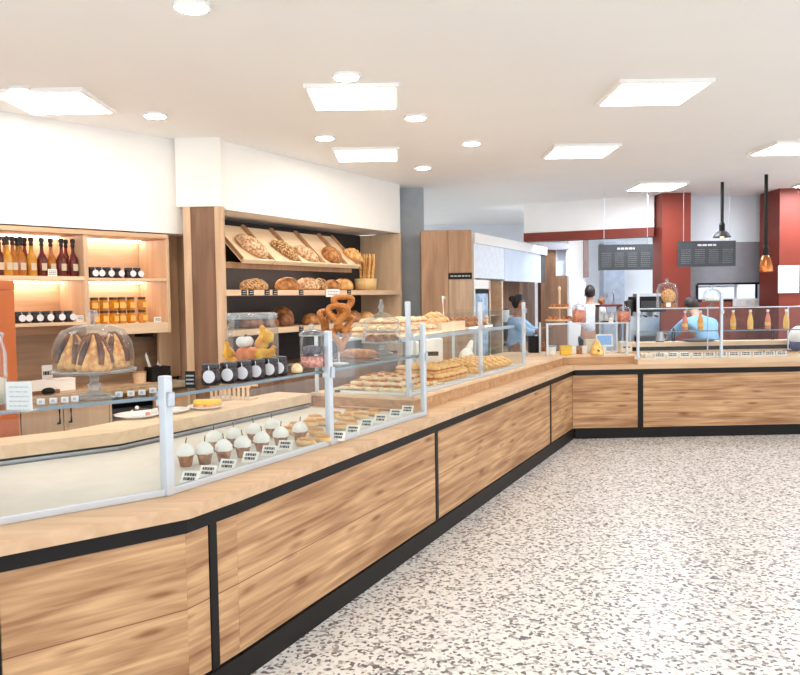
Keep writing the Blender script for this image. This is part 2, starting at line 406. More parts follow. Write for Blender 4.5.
# raised oak top of the far case and the corner
P1 = meet(FS, -.05, FB, .12)
xB0 = FB.x_at(636, .12)
ct = [FS.w(-.02, -.05), P1, FB.w(xB0, .12), FB.w(xB0, .88), Jr, FS.w(-.02, .8)]
rt = thing('raised_worktop', 'raised pale oak worktop carrying the long glass case and wrapping the corner', 'worktop', ct[0]+Vector((0, 0, .83)))
cc = ct[0]
MB().prism([(p.x-cc.x, p.y-cc.y) for p in inset(ct, .012)[:3]+[FB.w(xB0-.01, .87), Jr, FS.w(-.0, .79)]], 0., .082).build('riser', 'oak_riser', rt)
MB().box(.05, -.006, .008, (FB.w(xB0, .12)-P1).length-.1, .004, .07).build('front_inset', 'oak_riser', rt, P1-ct[0]+FB.n*.012, FB.a)
MB().prism([(p.x-cc.x, p.y-cc.y) for p in ct], .082, .104).build('top_board', 'oak_pale', rt)
TZ = .935
# framed inset in the end of the raised top facing the near case
MB().box(.1, -.012, .01, .6, .004, .018).build('frame_strip', 'oak_pale', rt, (0, 0, 0), FS.a+math.pi/2)
# ------------------------------------------------------------------ near display case
nc = thing('display_case', 'near glass fronted cake case bending round the counter end beside the cupcakes', 'display case', GK+Vector((0, 0, .83)))
def ncl(v): return (v.x-GK.x, v.y-GK.y)
R2, R1, R0 = FG.w(1.13, .9), FG.w(-.62, .9), F0.w(.0, 1.06)
MB().prism([ncl(p) for p in (F0.w(0, .02), meet(F0, .02, FG, .02), FG.w(1.12, .02), FG.w(1.12, .89), R1-FG.n*.01, R0-F0.n*.01)], .0, .012).build('deck', 'deck', nc)
for fr, x0, x1 in ((F0, 0, F0.L), (FG, -1.2, -.02), (FG, .02, 1.15)):
    MB().box(x0, -.012, .0, x1, .012, .03, .004).build('bottom_rail', 'post', nc, fr.o-GK, fr.a)
for fr, x0, x1, z1 in ((F0, .02, F0.L-.03, .375), (FG, -1.17, -.02, .375), (FG, .02, 1.13, .6)):
    MB().box(x0, -.004, .03, x1, .004, z1).build('front_pane', 'glass', nc, fr.o-GK, fr.a)
def post(par, base, z1, ang, w=.036, clamp=None, name='post'):
    p = MB().box(-w/2, -w/2, 0, w/2, w/2, z1, .006).build(name, 'post', par, base, ang)
    if clamp is not None:
        MB().box(-w*.35, -w*.95, clamp-.03, w*.35, -w*.5, clamp+.03, .004).build('clamp', 'steel', p)
        MB().box(-w*.35, w*.5, clamp-.03, w*.35, w*.95, clamp+.03, .004).build('clamp', 'steel', p)
    return p
post(nc, (0, 0, 0), .49, FG.a, .042, .395)
post(nc, FG.w(0, 0)-GK, .62, FG.a, .036, .395)
post(nc, FG.w(1.147, 0)-GK, .62, FG.a, .034, .395)
post(nc, F0.w(.7, 0)-GK, .49, F0.a, .042, .395)
sh = [F0.w(0, .03), meet(F0, .03, FG, .03), FG.w(1.13, .03), FG.w(1.13, .46), meet(F0, .46, FG, .46), F0.w(0, .46)]
MB().prism([ncl(p) for p in sh], .393, .405).build('glass_shelf', thin_glass('shelf glass', (232, 240, 242), .3, .04), nc)
for a, b in ((sh[0], sh[1]), (sh[1], sh[2])):
    fr = Frame(a, b); MB().box(0, -.006, .392, fr.L, 0, .406).build('shelf_edge', 'edgeglass', nc, fr.o-GK, fr.a)
ZS = 1.2355; ZD = .8425
# oak worktop on the staff side of the near case
rw = [R0, R1, R2, FG.w(1.13, 1.2), FG.w(-.72, 1.2), F0.w(0, 1.36)]
wt = thing('oak_worktop', 'pale oak worktop behind the near case carrying the white plates', 'worktop', R1+Vector((0, 0, .83)))
rl = lambda p: (p.x-R1.x, p.y-R1.y)
MB().prism([rl(p) for p in rw], .045, .11).build('top_board', 'oak_pale', wt)
rw2 = [R0+F0.n*.02, R1+FG.n*.02, R2+FG.n*.02]+rw[3:]
MB().prism([rl(p) for p in rw2], .03, .045).build('shade_strip', 'black', wt)  # black band painted in for the shade under the board
MB().prism([rl(p) for p in rw2], .0, .0298).build('case_back', 'steel', wt)
ZW = .9405
# ------------------------------------------------------------------ long glass case on the raised top
lc = thing('glass_display_case', 'long glass pastry case with slim silver posts on the raised oak top', 'display case', FS.w(0, 0, TZ))
xs = [0., FS.x_at(480, 0), FS.x_at(523.5, 0)]
for i, x in enumerate(xs):
    p = MB().box(-.016, -.016, 0, .016, .016, (.66, .64, .625)[i], .005).build('post', 'post', lc, FS.w(x, 0)-FS.o, FS.a)
    for z in ((.06, .40) if i < 2 else (.10, .33, .52)): MB().box(-.026, -.03, z, .026, -.015, z+.045, .005).build('clamp', 'steel', p)
for a, b in zip(xs, xs[1:]):
    MB().box(a+.02, -.004, .02, b-.02, .004, .56).build('front_pane', 'glass', lc, (0, 0, 0), FS.a)
    MB().box(a+.017, -.01, 0, b-.017, .01, .022, .003).build('bottom_rail', 'post', lc, (0, 0, 0), FS.a)
for x in (xs[0], xs[2]):
    MB().box(-.004, .02, .02, .004, .74, .56).build('end_pane', 'glass', lc, FS.w(x, 0)-FS.o, FS.a)
    MB().box(-.01, .74, 0, .01, .765, .42, .003).build('rear_post', 'post', lc, FS.w(x, 0)-FS.o, FS.a)
MB().box(.02, .10, .388, xs[2]-.02, .62, .398).build('glass_shelf', 'glass', lc, (0, 0, 0), FS.a)
MB().box(.02, .092, .372, xs[2]-.02, .10, .402).build('shelf_edge', 'post', lc, (0, 0, 0), FS.a)
MB().box(.02, .62, .384, xs[2]-.02, .628, .402).build('shelf_edge', 'post', lc, (0, 0, 0), FS.a)
MB().box(xs[1]-.012, .61, 0, xs[1]+.012, .634, .386).build('shelf_leg', 'post', lc, (0, 0, 0), FS.a)
ZL2 = TZ+.399
MB().box(.05, .604, .374, xs[2]-.05, .618, .3835).build('led_strip', 'added_led', lc, (0, 0, 0), FS.a)  # added light on the pastries, hidden by the lip
MB().box(.05, .597, .368, xs[2]-.05, .603, .3875).build('light_lip', 'post', lc, (0, 0, 0), FS.a)
MB().box(.05, .104, .374, xs[2]-.05, .118, .3875).build('led_strip', 'added_led', lc, (0, 0, 0), FS.a)  # second added strip, behind the front shelf edge
# ------------------------------------------------------------------ cross counter
cB = thing('cross_counter', 'oak fronted cross counter with black frame facing the shop floor', 'counter', K)
XE = 3.6
xd = (FB.x_at(638, 0), FB.x_at(643.3, 0))
def bb(n, m_, x0, y0, z0, x1, y1, z1, bev=0.): return MB().box(x0, y0, z0, x1, y1, z1, bev).build(n, m_, cB, (0, 0, 0), FB.a)
bb('carcass', 'black', .04, .03, .115, XE, .88, .72)
bb('plinth', 'black', .0, .0, 0, XE, .88, .115)
bb('black_rail', 'black', .0, .0, .72, XE, .88, .78)
for a, b in ((-.028, xd[0]), (xd[1], 2.9), (2.95, XE)):
    MB().box(-(b-a)/2, 0, -.3, (b-a)/2, .03, .3, .003).build('base_panel', 'oak_front', cB, FB.w((a+b)/2, .004, .418)-K, FB.a)
for a, b in ((xd[0], xd[1]), (2.9, 2.95)):
    bb('divider', 'black', a, 0, .11, b, .03, .722)
MB().prism([(p.x-K.x, p.y-K.y) for p in (K, FB.w(XE, 0), FB.w(XE, .88), FB.w(-.2, .88), FB.w(-.2, .12), meet(FE, .02, FB, .02))][:1]+[(p.x-K.x, p.y-K.y) for p in (FB.w(XE, -.012), FB.w(XE, .88), meet(FS, .8, FB, .88), meet(FS, .8, FB, .001))], .78, .83).build('ledge', 'oak', cB)
bb('front_board', 'oak_pale', xd[0], -.004, .83, XE, .9, .886, .003)
ZB = .8865
# glass case on the cross counter
FBc = FB.w(0, .06)
bc = thing('counter_glass_case', 'glass case on the cross counter with juice bottles on its shelf', 'display case', FB.w(xd[0]+.02, .06, ZB))
xp = [0., FB.x_at(721.5, .06)-xd[0]-.02, FB.x_at(721.5, .06)*2-xd[0]*2-.0]
for i, x in enumerate(xp):
    p = MB().box(-.015, -.015, 0, .015, .015, .74, .005).build('post', 'post', bc, Vector((FB.u*x)), FB.a)
    MB().box(-.022, -.028, .5, .022, -.014, .545, .005).build('clamp', 'steel', p)
for a, b in zip(xp, xp[1:]):
    MB().box(a+.018, -.004, .01, b-.018, .004, .56).build('front_pane', 'glass', bc, (0, 0, 0), FB.a)
MB().box(.0, -.006, .562, xp[2], .006, .575, .003).build('top_rail', 'post', bc, (0, .02, 0), FB.a)
MB().box(.0, .012, .565, xp[2], .34, .575).build('top_glass', 'glass', bc, (0, 0.0, 0), FB.a)
MB().box(.02, .06, .30, xp[2], .36, .310).build('glass_shelf', 'glass', bc, (0, 0, 0), FB.a)
MB().box(.02, .054, .299, xp[2], .06, .311).build('shelf_edge', 'edgeglass', bc, (0, 0, 0), FB.a)
for x in (.03, xp[1], xp[2]-.03): MB().box(x-.006, .362, 0, x+.006, .374, .563).build('shelf_leg', 'steel', bc, (0, 0, 0), FB.a)
ZBS, ZBT = ZB+.3105, ZB+.5755
# staff side of the cross counter: oak back board over a dark slot
bk = thing('back_board', 'oak board behind the price cards at the back of the cross counter', 'worktop', FB.w(xd[0]+.1, .62, ZB))
MB().box(0, 0, 0, 2.5, .22, .05).build('oak_step', 'oak_pale', bk, (0, 0, 0), FB.a)
MB().box(0, .04, .05, 2.5, .22, .1).build('dark_slot', 'black', bk, (0, 0, 0), FB.a)
MB().box(0, .0, .1, 2.5, .26, .15).build('top_board', 'oak_pale', bk, (0, 0, 0), FB.a)
# low glass case at the corner
lg = thing('low_glass_case', 'low glass case on the corner worktop below the tiered stand', 'display case', FB.w(FB.x_at(547, .2), .2, TZ))
x2 = FB.x_at(627, .2)-FB.x_at(547, .2)
for x in (0, x2):
    for y in (0, .4): MB().box(-.012, -.012, 0, .012, .012, .37, .004).build('post', 'post', lg, FB.u*x+FB.n*y, FB.a)
MB().box(-.012, -.012, .355, x2+.012, .42, .368).build('glass_top', 'glass', lg, (0, 0, 0), FB.a)
MB().box(-.012, -.018, .354, x2+.012, -.011, .37).build('top_edge', 'post', lg, (0, 0, 0), FB.a)
MB().box(.012, -.004, .05, x2-.012, .004, .35).build('front_pane', 'glass', lg, (0, 0, 0), FB.a)
ZG = TZ+.3685
# ------------------------------------------------------------------ back cabinets with lit shelves
wtC = thing('back_worktop', 'oak worktop of the back cabinets under the lit wall shelves', 'worktop', FC.w(-1.6, 0, .88))
MB().box(0, 0, 0, 3.0, .66, .04, .004).build('top_board', 'oak', wtC, (0, 0, 0), FC.a)
def cabinet(x0, x1, label, hinge):
    t = thing('base_cabinet', label, 'cabinet', FC.w(x0, .03), FC.a)
    MB().box(.003, .02, .08, x1-x0-.003, .62, .879).build('body', 'oak_mid', t); MB().box(.003, .05, 0, x1-x0-.003, .6, .08).build('plinth', 'black', t)
    d = MB().box(.004, 0, .09, x1-x0-.004, .02, .872, .002).build('door', 'oak_up', t)
    hx = x1-x0-.045 if hinge else .045
    MB().tube([(hx, .0, .83), (hx, -.028, .83), (hx, -.03, .7), (hx, 0, .7)], .009, 6).build('handle', 'black', d)
xa, xb, xc = FC.x_at(16, .03), FC.x_at(59.5, .03), FC.x_at(106, .03)
cabinet(xa-.75, xa, 'oak base cabinet hidden partly by the terracotta panel', 1)
cabinet(xa, xb, 'oak base cabinet door nearer the terracotta panel with black handle', 1)
cabinet(xb, xc, 'oak base cabinet door beside the open niche with black handle', 0)
oc = thing('open_cabinet', 'open fronted base cabinet with dark niche behind the white plates', 'cabinet', FC.w(xc, .03), FC.a)
wC = 1.39-xc
MB().box(0, .5, .08, wC, .62, .879).build('back_panel', 'dark', oc); MB().box(0, 0, .08, .02, .5, .879).build('side_panel', 'oak_up', oc)
MB().box(wC-.02, 0, .08, wC, .5, .879).build('side_panel', 'oak_up', oc); MB().box(.02, .0, .08, wC-.02, .5, .10).build('bottom_board', 'oak', oc)
MB().box(.02, .02, .62, wC-.02, .5, .64).build('shelf', 'oak', oc); MB().box(.4, 0, .1, wC-.02, .02, .85).build('door', 'oak_mid', oc)
# wall shelf unit
su = thing('shelf_unit', 'oak wall shelf unit with led strips holding bottles and jars', 'shelving', FC.w(0, .2), FC.a)
Dp = .47
xL, xM, xR = -.75, FC.x_at(87.5, .2), FC.x_at(167.5, .2)
def sb(n, m_, x0, z0, x1, z1, y0=0., y1=Dp): return MB().box(x0, y0, z0, x1, y1, z1, .002).build(n, m_, su)
sb('back_panel', 'oak', xL, 1.36, xR, 2.2, Dp-.02, Dp-.002)
sb('top_board', 'oak', xL, 2.168, xR+.02, 2.205, -.01, Dp-.021)
sb('divider', 'oak_up', xM-.018, 1.36, xM+.018, 2.167, .0, Dp-.021)
sb('side_panel', 'oak_up', xL-.02, 1.44, xL, 2.167, .0, Dp-.021)
sb('side_panel', 'oak_up', xR-.0, 1.35, xR+.03, 2.167, .0, Dp-.021)
sb('shelf', 'oak_pale', xL, 1.80, xM-.019, 1.832, .0, Dp-.021)
sb('shelf', 'oak_pale', xL, 1.443, xM-.019, 1.468, .0, Dp-.021)
sb('shelf', 'oak_pale', xM+.019, 1.80, xR-.001, 1.822, .0, Dp-.021)
sb('bottom_board', 'oak_pale', xM+.019, 1.35, xR-.001, 1.44, .0, Dp-.021)
for x0, x1 in ((xL+.02, xM-.03), (xM+.03, xR-.02)):
    for z in (2.166, 1.798): MB().box(x0, Dp-.10, z-.012, x1, Dp-.07, z, 0).build('led_strip', 'led', su)
# pale oak recess panel and the tall pilaster between shelves and bread wall
rp = thing('wall_panel', 'pale oak wall panel in the recess beside the lit shelves', 'panel', FC.w(xR+.05, .44), FC.a)
MB().box(0, 0, .93, .22, .03, 2.3).build('board', 'oak_up', rp)
q0, q1, q2, q3 = at(185, 300, 6.95), at(192.5, 300, 6.95), at(216.5, 300, 6.95), at(224.5, 300, 6.95)
tp = thing('tall_pilaster', 'tall oak pilaster with shade browned panel and pale edges between lit shelves and bread wall', 'pilaster', (q0.x, 6.95, 0))
MB().box(q1.x-q0.x, .02, 0, q2.x-q0.x, .09, 2.45).build('panel', 'oak_brown', tp)  # darker wood paints in the shade on this face
MB().box(0, 0, 0, q1.x-q0.x, .09, 2.45, .003).build('edge_board', 'oak_up', tp)
MB().box(q2.x-q0.x, 0, 0, q3.x-q0.x, .09, 2.45, .003).build('edge_board', 'oak_up', tp)
struct(MB().box(q0.x-.05, 6.95, 2.45, q3.x, 7.4, CEIL).build('trim_3', 'white'))
# terracotta storage cabinet
o1 = at(14.5, 300, 5.35)
oz = tp
tc_ = thing('storage_cabinet', 'terracotta tall cabinet behind the near case cut by the picture edge', 'cabinet', (o1.x, 4.95, 0))
MB().box(-.45, 0, 0, 0, .4, 1.71, .004).build('body', 'orange', tc_)
MB().box(-.45, -.005, 1.712, .004, .4, 1.775, .004).build('top_cap', 'orange', tc_)
# ------------------------------------------------------------------ bread wall
bw = thing('bread_rack', 'bread wall unit with sloping trays and open shelves before a dark back', 'shelving', FD.o, FD.a)
BD = .6
XT = FD.x_at(359.5, 0)
MB().box(0, BD-.02, 0, DL, BD, 2.43).build('back_panel', 'dark', bw)
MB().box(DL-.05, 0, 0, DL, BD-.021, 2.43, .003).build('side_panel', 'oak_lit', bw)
MB().box(0, 0, 0, .03, BD-.021, 2.43, .003).build('side_panel', 'oak_up', bw)
MB().box(.032, .05, 0, DL-.052, BD-.022, .95).build('base_cupboard', 'oak_brown', bw)
z2b = FD.z_at(245, 295.7, 0)
MB().box(.032, 0.0, z2b, DL-.052, BD-.15, z2b+.055, .003).build('shelf', 'oak_pale', bw)
MB().box(.032, 0.02, 1.29, DL-.052, BD-.15, 1.345, .003).build('shelf', 'oak_pale', bw)
Z2, Z3 = z2b+.0555, 1.3455
zt = FD.z_at(245, 263, 0)
MB().box(.05, .3, zt-.024, XT-.05, .33, zt-.0105).build('led_strip', 'led', bw)
MB().box(.032, .10, zt-.045, XT, .119, zt+.012, .002).build('light_lip', 'oak_mid', bw)
MB().box(.032, .12, zt-.01, XT, BD-.022, zt+.012).build('tray_support', 'oak_mid', bw)
cuts = [FD.x_at(p, 0) for p in (243, 274, 301, 324.5, 347, 360)]
SLOPE = math.radians(44)
trays = []
for k, (a, b) in enumerate(zip(cuts, cuts[1:])):
    w_ = b-a-.012
    t = thing('bread_tray', f'sloping pale oak bread tray, {ORD[k]} along from the tall pilaster', 'tray', FD.w(a+.006, .02, zt+.014), FD.a, 'sloping trays on the bread wall')
    rx = (SLOPE, 0, 0)
    MB().box(0, 0, 0, w_, .52, .015).build('base_board', 'oak_tray', t, rot=rx)
    MB().box(0, -.018, -.005, w_, 0, .045, .003).build('front_lip', 'oak_tray', t, rot=rx)
    for x in (0, w_-.014): MB().box(x, .001, .0151, x+.014, .52, .045).build('side_rail', 'oak_mid', t, rot=rx)
    trays.append((a+.006+w_/2, t))
# ================================================================== goods
def bread(name, kind, L_, W_, H_, label, loc, rz, m, group=None, cat='bread', parent_rot=None):
    """a loaf as one mesh; kinds differ in outline and slashing"""
    mb = MB()
    if kind == 'batard':
        def fn(p):
            t = p.x; w_ = (1-abs(t)**2.4)**.5 if abs(t) < 1 else 0
            sl = .09*max(0, math.sin(t*9+p.y*3))**2 if p.z > 0 else 0
            return Vector((t, p.y*(.9+.1*w_), max(p.z, -.35)*(1+sl)))
        mb.ball((0, 0, H_*.3), (L_/2, W_/2, H_*.72), 28, 16, fn)
    elif kind == 'round':
        def fn(p):
            sl = .10 if (p.z > .2 and (abs(p.x) < .13 or abs(p.y) < .13)) else 0
            return Vector((p.x, p.y, max(p.z, -.35)*(1-sl)))
        mb.ball((0, 0, H_*.3), (L_/2, W_/2, H_*.72), 26, 16, fn)
    elif kind == 'braid':
        n = 6
        for k in range(n):
            t = (k+.5)/n*2-1; e = (1-t*t*.55)
            for s in (-1, 1):
                mt = Matrix.Translation((t*L_*.42, s*W_*.17*e, H_*.42*e)) @ Matrix.Rotation(s*.75, 4, 'Z')
                mb.ball((0, 0, 0), (L_*.16*e, W_*.17*e, H_*.45*e), 12, 8, mtx=mt)
    elif kind == 'roll':
        mb.ball((0, 0, H_*.3), (L_/2, W_/2, H_*.72), 16, 10, lambda p: Vector((p.x, p.y, max(p.z, -.35))))
    o = mb.build(name, m, None, loc, rz, True)
    if parent_rot: o.rotation_euler = parent_rot
    return tag(o, label, cat, group)
# ---- breads on the sloping trays
nD = FD.n
def on_tray(px, py, k, mk):
    """point on tray k (0..4) seen at px,py: intersect the sloping board"""
    t = trays[k][1]; o = Vector(t.location)
    nrm = (FD.n*(-math.sin(SLOPE))+Vector((0, 0, 1))*math.cos(SLOPE))
    d = Vector(ray(px, py)); c0 = Vector((0, 0, H))
    s = ((o+nrm*.0155)-c0).dot(nrm)/d.dot(nrm)
    return c0+d*s
def tilt(o, spin=0.):
    o.rotation_euler = (Matrix.Rotation(FD.a, 4, 'Z') @ Matrix.Rotation(SLOPE, 4, 'X') @ Matrix.Rotation(spin, 4, 'Z')).to_euler()
for px, py, k, kind, L_, W_, H_, m_, lab, sp in (
    (250, 249, 0, 'batard', .36, .21, .11, 'flour', 'large floured slashed loaf alone on the sloping tray nearest the pilaster', -.9),
    (283, 252, 1, 'braid', .36, .24, .10, 'seeded', 'plaited loaf on the second sloping tray from the pilaster', -.9),
    (305, 256, 2, 'batard', .30, .17, .09, 'flour', 'small floured loaf on the third sloping tray', -.8),
    (330, 258, 3, 'round', .27, .25, .12, 'crust', 'round brown cross cut loaf on the fourth sloping tray', .3),
    (352, 258, 4, 'braid', .30, .24, .12, 'baguette', 'golden plaited loaf on the last sloping tray beside the breadsticks', -.6)):
    p = on_tray(px, py, k, None); b_ = bread('loaf', kind, L_, W_, H_, lab, p, 0, m_, 'breads on the sloping trays'); tilt(b_, sp)
# ---- breads on the middle shelf
for px, kind, L_, W_, H_, m_, lab, sp in (
    (253, 'batard', .42, .2, .11, 'seeded', 'seeded long loaf on the middle shelf nearest the pilaster', .1),
    (286, 'batard', .40, .22, .13, 'crust', 'smooth brown loaf on the middle shelf below the plaited loaf', .2),
    (306, 'round', .28, .26, .14, 'flour', 'floured round loaf on the middle shelf behind the white sign', 0),
    (319, 'batard', .26, .16, .13, 'seeded', 'upright seeded loaf on the middle shelf behind the white sign', .9),
    (331, 'roll', .24, .2, .12, 'crust', 'small brown loaf on the middle shelf over the hanging pretzels', 0),
    (342, 'round', .26, .24, .14, 'baguette', 'golden round loaf on the middle shelf beside the breadsticks', .5)):
    x = FD.x_at(px, .22); bread('loaf', kind, L_, W_, H_, lab, FD.w(x, .2, Z2), FD.a+sp, m_, 'breads on the middle shelf')
for px, kind, L_, W_, H_, m_, lab, sp in (
    (249, 'batard', .32, .2, .13, 'crustdark', 'dark rye loaf on the low shelf above the gourd jar', .1),
    (268, 'roll', .2, .18, .11, 'crustdark', 'dark rye roll on the low shelf above the gourd jar', .1),
    (282, 'roll', .28, .2, .14, 'crustdark', 'dark oval loaf on the low shelf in front of its taller twin', .6),
    (293, 'roll', .30, .24, .2, 'crust', 'tall brown oval loaf on the low shelf behind the dark one', .9),
    (309, 'roll', .22, .2, .12, 'crust', 'small brown roll on the low shelf beside the hanging pretzels', 0),
    (350, 'round', .24, .22, .14, 'crust', 'round brown loaf on the low shelf behind the tall glass jar', 0),
    (364, 'round', .22, .2, .12, 'baguette', 'golden round roll on the low shelf behind the tall glass jar', 0)):
    x = FD.x_at(px, .22); bread('loaf', kind, L_, W_, H_, lab, FD.w(x, .2 if px != 293 else .36, Z3), FD.a+sp, m_, 'breads on the low shelf')
# ---- breadstick basket
xb_ = FD.x_at(366, .15)
bk_ = thing('bread_basket', 'pale basket of upright golden breadsticks at the end of the middle shelf', 'basket', FD.w(xb_, .15, Z2), FD.a)
MB().lathe([(.10, 0), (.13, .14), (.135, .14), (.125, .01), (0, .01)], 18, close=False).build('basket', wood('wicker', (214, 172, 110), (246, 216, 160), 2), bk_, smooth=True)
stick0 = None
for i in range(12):
    a = i*2.4; r_ = .03+.075*((i*7) % 12)/12
    loc = FD.w(xb_, .15, Z2+.012)+Vector((r_*math.cos(a), r_*math.sin(a), 0))
    if stick0 is None:
        stick0 = tag(MB().tube([(0, 0, 0), (0, .0, .15), (.01, .01, .30), (.015, .012, .42)], [.016, .02, .02, .012], 7).build('breadstick', 'baguette', None, loc, 0, True), 'thin golden breadstick standing in the pale basket', 'breadstick', 'breadsticks in the basket')
    else: dup(stick0, loc, a)
# ---- black price tags and the white sign along the middle shelf
def ink_lines(w_, h_, n, y=-.002, z0=0., th=None, seed=1, m_='ink', parent=None, x0=0.):
    rn = random.Random(seed); mb = MB(); th = th or h_/n*.42
    for k in range(n):
        z = z0+h_*(1-(k+.5)/n); x = -w_/2
        while x < w_/2-.02*w_:
            l = min(rn.uniform(.10, .28)*w_, w_/2-x); mb.box(x0+x, y-.0006, z-th/2, x0+x+l, y, z+th/2); x += l+.05*w_
    return mb.build('lettering', m_, parent)
tag0 = None
for i, px in enumerate((244, 251, 267, 275, 301, 349)):
    x = FD.x_at(px, 0); loc = FD.w(x, -.004, z2b+.004)
    lab = f'small black price tag on the middle bread shelf edge, {ORD[i]} from the pilaster'
    if tag0 is None:
        tag0 = thing('price_tag', lab, 'price tag', loc, FD.a, 'black tags on the middle bread shelf')
        MB().box(-.035, -.003, 0, .035, .003, .05).build('card', 'black', tag0); ink_lines(.05, .04, 2, -.0035, .005, m_='chalk', parent=tag0)
    else: dup(tag0, loc, FD.a, lab)
x = FD.x_at(302, 0); dup(tag0, FD.w(x, .016, 1.293), FD.a, 'small black price tag on the low shelf edge below the brown loaves')
x = FD.x_at(332, 0)
sg = thing('shelf_sign', 'white sign card on the middle bread shelf above the hanging pretzels', 'sign', FD.w(x, -.012, z2b-.02), FD.a)
MB().box(-.13, -.004, 0, .13, .004, .085).build('card', 'paper', sg); ink_lines(.2, .06, 2, -.005, .012, m_='chalk', parent=sg)
# ---- bottles on the lit shelf
M['oldlabel'] = mat('beige bottle label', (206, 186, 160), .7)
def bottle(label, loc, m_, scale=1., group='syrup bottles on the lit shelf', z=0.):
    t = thing('syrup_bottle', label, 'bottle', loc, FC.a, group)
    MB().lathe([(.036, 0), (.04, .008), (.04, .12), (.034, .15), (.016, .185), (.013, .21), (.013, .235)], 16).build('body', m_, t, smooth=True)
    MB().lathe([(.015, .236), (.017, .25), (.012, .262), (.02, .275), (.018, .30), (.0, .305)], 12).build('stopper', 'stopper', t, smooth=True)
    MB().box(-.02, -.0415, .045, .02, -.0395, .10).build('label', 'oldlabel', t)
    t.scale = (scale,)*3; return t
protos = {}
ZC2 = 1.8325
for i, (px, m_, dy) in enumerate(((1, 'ruby', .1), (6.5, 'gold', .16), (9, 'gold', .08), (14.5, 'amber', .1), (19, 'gold', .17), (22.5, 'amber', .09), (26.5, 'blush', .15), (33, 'gold', .1), (43.5, 'ruby', .1), (52.5, 'amber', .12), (63, 'ruby', .09), (67.5, 'blush', .18), (74.5, 'ruby', .1))):
    x = FC.x_at(px, .2+dy); nm = {'ruby': 'dark red', 'gold': 'golden', 'amber': 'amber', 'blush': 'red orange'}[m_]
    lab = f'{nm} syrup bottle with black stopper, {ORD[i]} along the lit shelf from the picture edge'
    loc = FC.w(x, .2+dy, ZC2)
    if m_ in protos: dup(protos[m_], loc, FC.a, lab)
    else: protos[m_] = bottle(lab, loc, m_)
pc = None
def card(label, loc, rz, w_, h_, m_='paper', n=3, group=None, name='price_card', cat='price card', lean=.15, ink='ink', seed=1):
    t = thing(name, label, cat, loc, rz, group)
    MB().box(-w_/2, -.002, 0, w_/2, .002, h_).build('card', m_, t)
    ink_lines(w_*.8, h_*.7, n, -.0026, h_*.15, m_=ink, parent=t, seed=seed)
    MB().box(-w_/2, -.004, 0, w_/2, .02, .004).build('foot', m_, t)
    return t
card('white price card standing before the amber bottle on the lit shelf', FC.w(FC.x_at(53.5, .24), .24, ZC2), FC.a, .07, .055)
card('white price card at the end of the honey shelf', FC.w(FC.x_at(157, .24), .24, 1.4405), FC.a, .07, .045)
card('white price card at the end of the lower jam row', FC.w(FC.x_at(79.5, .24), .24, 1.4685), FC.a, .06, .05)
# ---- jam jars with round labels
def jam(label, loc, rz, group, s=1.):
    t = thing('jam_jar', label, 'jar', loc, rz, group)
    MB().lathe([(.036, 0), (.04, .006), (.04, .06), (.034, .07), (.034, .073)], 16).build('jar', 'jam', t, smooth=True)
    MB().lathe([(.037, .0732), (.037, .088), (.034, .09)], 16).build('lid', 'jamlid', t)
    g = MB().lathe([(.027, -.0015), (.027, .0015)], 18, mtx=Matrix.Translation((.016, -.047, .04)) @ Matrix.Rotation(math.pi/2, 4, 'X')).build('hang_tag', 'tagwhite', t)
    MB().tube([(.016, -.045, .066), (.012, -.04, .085)], .0015, 5).build('string', 'tagwhite', g)
    t.scale = (s,)*3; return t
j0 = None
for i, px in enumerate((17, 24, 35, 45.5, 57, 68)):
    lab = f'dark jam jar with round white tag, lower lit shelf, {ORD[i]} from the terracotta cabinet'
    loc = FC.w(FC.x_at(px, .3), .3, 1.4685)
    if j0 is None: j0 = jam(lab, loc, FC.a, 'jam jars on the lower lit shelf')
    else: dup(j0, loc, FC.a, lab)
for i, px in enumerate((92, 98.5, 108, 118, 129.5, 137.5)):
    dup(j0, FC.w(FC.x_at(px, .3), .3, 1.8225), FC.a, f'dark jam jar with round white tag above the honey, {ORD[i]} from the shelf divider', 'jam jars above the honey')
# ---- honey jars two high
h0 = None
for r_ in range(2):
    for i, px in enumerate((94, 103.5, 113, 121.5, 130.5, 141.5)):
        lab = f'amber honey jar, {"upper" if r_ else "bottom"} row of the stack, {ORD[i]} from the shelf divider'
        loc = FC.w(FC.x_at(px, .3), .3, 1.4405+r_*.112)
        if h0 is None:
            h0 = thing('honey_jar', lab, 'jar', loc, FC.a, 'honey jars on the lit shelf')
            MB().lathe([(.032, 0), (.037, .006), (.037, .075), (.03, .086), (.03, .09)], 6).build('jar', 'honey', h0)
            MB().lathe([(.033, .0902), (.033, .108), (.031, .11)], 16).build('lid', 'honeylid', h0)
            MB().box(-.024, -.0385, .02, .024, -.0365, .065).build('label', 'label', h0)
        else: dup(h0, loc, FC.a+(i % 3-1)*.25, lab)
# ---- on the back worktop
ZK = .9205
def oC(px, y): return FC.w(FC.x_at(px, y), y, ZK)
t = thing('paper_box', 'white cardboard box on the back worktop beside the cake stand', 'box', oC(58, .3), FC.a)
MB().box(-.09, -.06, 0, .09, .06, .085, .003).build('box', 'paper', t); MB().box(-.092, -.062, .0852, .092, .062, .1, .003).build('lid', 'paper', t)
card('small white sign card standing behind the white box', oC(44.5, .45), FC.a, .085, .2, 'paper', 2)
t = thing('wooden_tray', 'low brown tray with paper stacks on the back worktop by the terracotta cabinet', 'tray', oC(36, .22), FC.a)
MB().box(-.14, -.09, 0, .12, .09, .03, .003).build('base', 'oak_brown', t); MB().box(-.12, -.08, .0302, .09, .08, .1).build('paper_stack', 'paper', t)
t = tag(MB().ball((0, 0, .03), (.05, .03, .03), 12, 8).build('black_scoop', 'black', None, oC(45, .05), .6, True), 'black rounded scoop in front of the white box', 'scoop')
